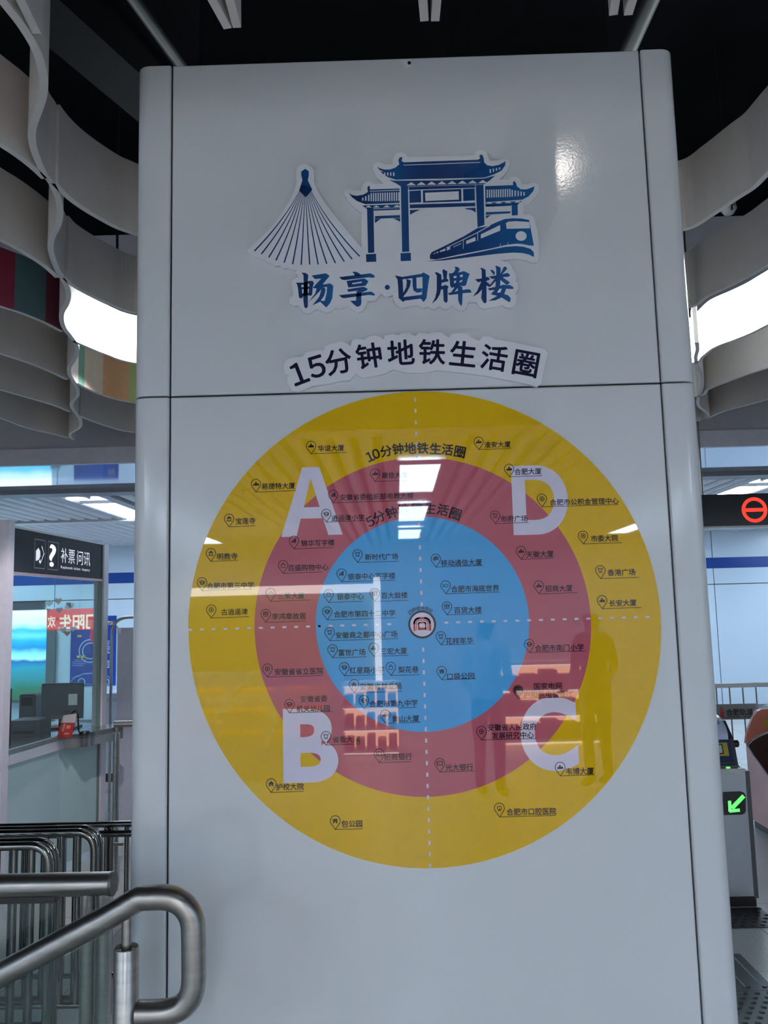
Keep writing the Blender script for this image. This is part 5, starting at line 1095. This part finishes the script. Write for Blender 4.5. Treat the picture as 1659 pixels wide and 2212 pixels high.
# lit display shelves of the shops, mirrored in the map
M_WARM = mat('lit_back_panel', (1.0, 0.8, 0.6), 0.5, emit=(1.0, 0.62, 0.36), es=8.0)
M_TUBE = mat('shelf_lamp', (1, 1, 1), 0.4, emit=(1.0, 0.95, 0.88), es=9.0)
M_PACK = mat('goods', (0.35, 0.10, 0.06), 0.5, var=0.6, vscale=9)
def display(x0, x1, y, z0, z1, n, label):
    t = thing('display_shelf', ((x0+x1)/2, y, 0), label, 'shelf')
    MB().box((x0, y-0.40, 0), (x1, y-0.36, z1)).build('lit_back', M_WARM, t)
    for x in (x0-0.03, x1): MB().box((x, y-0.40, 0), (x+0.03, y, z1)).build('side', M_WHITE, t)
    for k in range(n+1):
        z = z0+(z1-z0)*k/n
        MB().box((x0, y-0.36, z-0.02), (x1, y, z)).build('shelf_board', M_WHITE, t); MB().box((x0, y-0.012, z-0.03), (x1, y-0.002, z-0.021)).build('shelf_lamp', M_TUBE, t)
        if k < n:
            g_ = thing('goods_box', (x0+0.05, y-0.2, z), 'dark packed goods on the %s shelf of the mirrored display' % ('low' if k == 0 else 'upper'), 'goods', 'goods on the mirrored shelves')
            w_ = (x1-x0)/5
            for i in range(5):
                h_ = (z1-z0)/n*(0.45+0.3*random.random()); o = MB().box((x0+i*w_+0.01, y-0.3, z+0.001), (x0+(i+1)*w_-0.02, y-0.06, z+h_), None, 0.01).build('pack', M_PACK, g_)
display(-0.62, -0.02, -7.4, 0.06, 0.78, 3, 'warm lit low display shelf beside the fruit stall seen mirrored in the map')
display(1.15, 2.25, -7.6, 0.10, 0.95, 3, 'warm lit wide display shelf seen mirrored in the pink and yellow rings')
fr_ = thing('shop_frame', (-0.9, -8.2, 0), 'white lit shop frame seen mirrored across the blue disc', 'shop front')
MB().box((-2.6, -8.25, 0), (-2.52, -8.15, 1.98)).build('upright', M_WHITE, fr_); MB().box((-0.28, -8.25, 0), (-0.20, -8.15, 1.98)).build('upright', M_TUBE, fr_)
MB().box((-2.6, -8.26, 1.80), (-0.20, -8.14, 1.90)).build('lit_fascia', M_TUBE, fr_)
MB().box((-2.52, -8.24, 0.9), (-0.28, -8.22, 1.79)).build('back_wall', mat('shop_olive', (0.30, 0.32, 0.16), 0.5), fr_)
# two shoppers, mirrored in the map
def person(x, y, H, shirt, pants, label, turn=0.0):
    k = H/1.7; V = []; E = []; Rr = []
    def v(p, r, par=None):
        V.append(Vector(p)*k); Rr.append(r*k); i = len(V)-1
        if par is not None: E.append((par, i))
        return i
    pel = v((0, 0, 0.95), (0.135)); wa = v((0, 0, 1.10), 0.125, pel); ch = v((0, 0.01, 1.28), 0.145, wa); sh = v((0, 0, 1.42), 0.10, ch); nk = v((0, 0.005, 1.50), 0.052, sh); hd = v((0, -0.01, 1.58), 0.082, nk); hd2 = v((0, 0, 1.66), 0.072, hd)
    v((0, -0.105, 1.575), 0.014, hd)
    for s_ in (-1, 1):
        v((s_*0.09, 0.01, 1.585), 0.016, hd)
        h = v((s_*0.09, 0, 0.90), 0.10, pel); kn = v((s_*0.10, -0.02, 0.50), 0.062, h); an = v((s_*0.10, 0.01, 0.09), 0.045, kn); v((s_*0.11, -0.14, 0.04), 0.038, an)
        so_ = v((s_*0.18, 0, 1.40), 0.062, sh); el = v((s_*0.23, 0.02, 1.13), 0.046, so_); wr = v((s_*0.21, -0.16, 0.96), 0.030, el); pm = v((s_*0.205, -0.22, 0.92), 0.030, wr)
        for j, (dx, L) in enumerate(((-0.026, 0.06), (-0.009, 0.072), (0.009, 0.068), (0.026, 0.052))):
            a = v((s_*0.205+dx, -0.255, 0.905), 0.0095, pm); v((s_*0.205+dx, -0.255-L*0.6, 0.885), 0.008, a)
        v((s_*0.165, -0.235, 0.925), 0.010, pm)
    me = bpy.data.meshes.new('body'); me.from_pydata([tuple(q) for q in V], E, []); me.update()
    o = bpy.data.objects.new('body', me); COL.objects.link(o)
    m1 = o.modifiers.new('skin', 'SKIN'); m2 = o.modifiers.new('sub', 'SUBSURF'); m2.levels = m2.render_levels = 2
    if not me.skin_vertices: 
        bpy.context.view_layer.objects.active = o
    for i, r_ in enumerate(Rr): me.skin_vertices[0].data[i].radius = (r_, r_)
    me.skin_vertices[0].data[0].use_root = True
    dg = bpy.context.evaluated_depsgraph_get(); dg.update(); nm = bpy.data.meshes.new_from_object(o.evaluated_get(dg)); bpy.data.objects.remove(o)
    sk = mat('skin', (0.55, 0.34, 0.25), 0.5); nm.materials.clear()
    for q in (sk, shirt, pants, mat('hair', (0.012, 0.010, 0.010), 0.6), mat('shoe', (0.05, 0.05, 0.05), 0.6)): nm.materials.append(q)
    for p in nm.polygons:
        c = p.center/k; p.use_smooth = True
        if c.z > 1.60 or (c.z > 1.52 and c.y > 0.02): p.material_index = 3
        elif c.z > 1.47: p.material_index = 0
        elif c.z < 0.085: p.material_index = 4
        elif abs(c.x) > 0.155 and c.z < 1.12: p.material_index = 0
        elif c.z > 0.93: p.material_index = 1
        else: p.material_index = 2
    t = thing('person', (x, y, 0), label, 'person'); t.rotation_euler = (0, 0, turn)
    b_ = bpy.data.objects.new('body', nm); COL.objects.link(b_); b_.parent = t
    return t
try:
    person(0.74, -5.3, 1.50, mat('shirt_white', (0.75, 0.76, 0.80), 0.7), mat('trousers_dark', (0.03, 0.03, 0.04), 0.7), 'person in a white shirt standing at the shops, mirrored in the blue disc', 0.5)
    person(1.72, -5.6, 1.55, mat('shirt_dark', (0.04, 0.03, 0.04), 0.7), mat('trousers_dark', (0.03, 0.03, 0.04), 0.7), 'person in a dark top standing before the wide lit shelf, mirrored in the map', -0.4)
except Exception as ex: print('person failed', ex)

sl_lamp = thing('stall_lamp', (-1.6, -7.0, 2.3), 'long hooded lamp hung above the fruit stall, mirrored in the map', 'lamp')  # hooded lamp added to brighten the oranges mirrored in the map
MB().box((-2.5, -7.1, 2.24), (-0.7, -6.9, 2.26)).build('hood', M_WHITE, sl_lamp); MB().box((-2.5, -6.9, 2.12), (-0.7, -6.88, 2.26)).build('hood_lip', M_WHITE, sl_lamp)
MB().box((-2.45, -7.08, 2.225), (-0.75, -6.92, 2.24)).build('tube', mat('stall_tube', (1, 1, 1), 0.4, emit=(1.0, 0.82, 0.58), es=110.0), sl_lamp)
for x in (-2.3, -0.9): MB().tube([(x, -7.0, 2.26), (x, -7.0, ZC+0.16)], 0.006, 8).build('hanger', M_STEEL, sl_lamp)
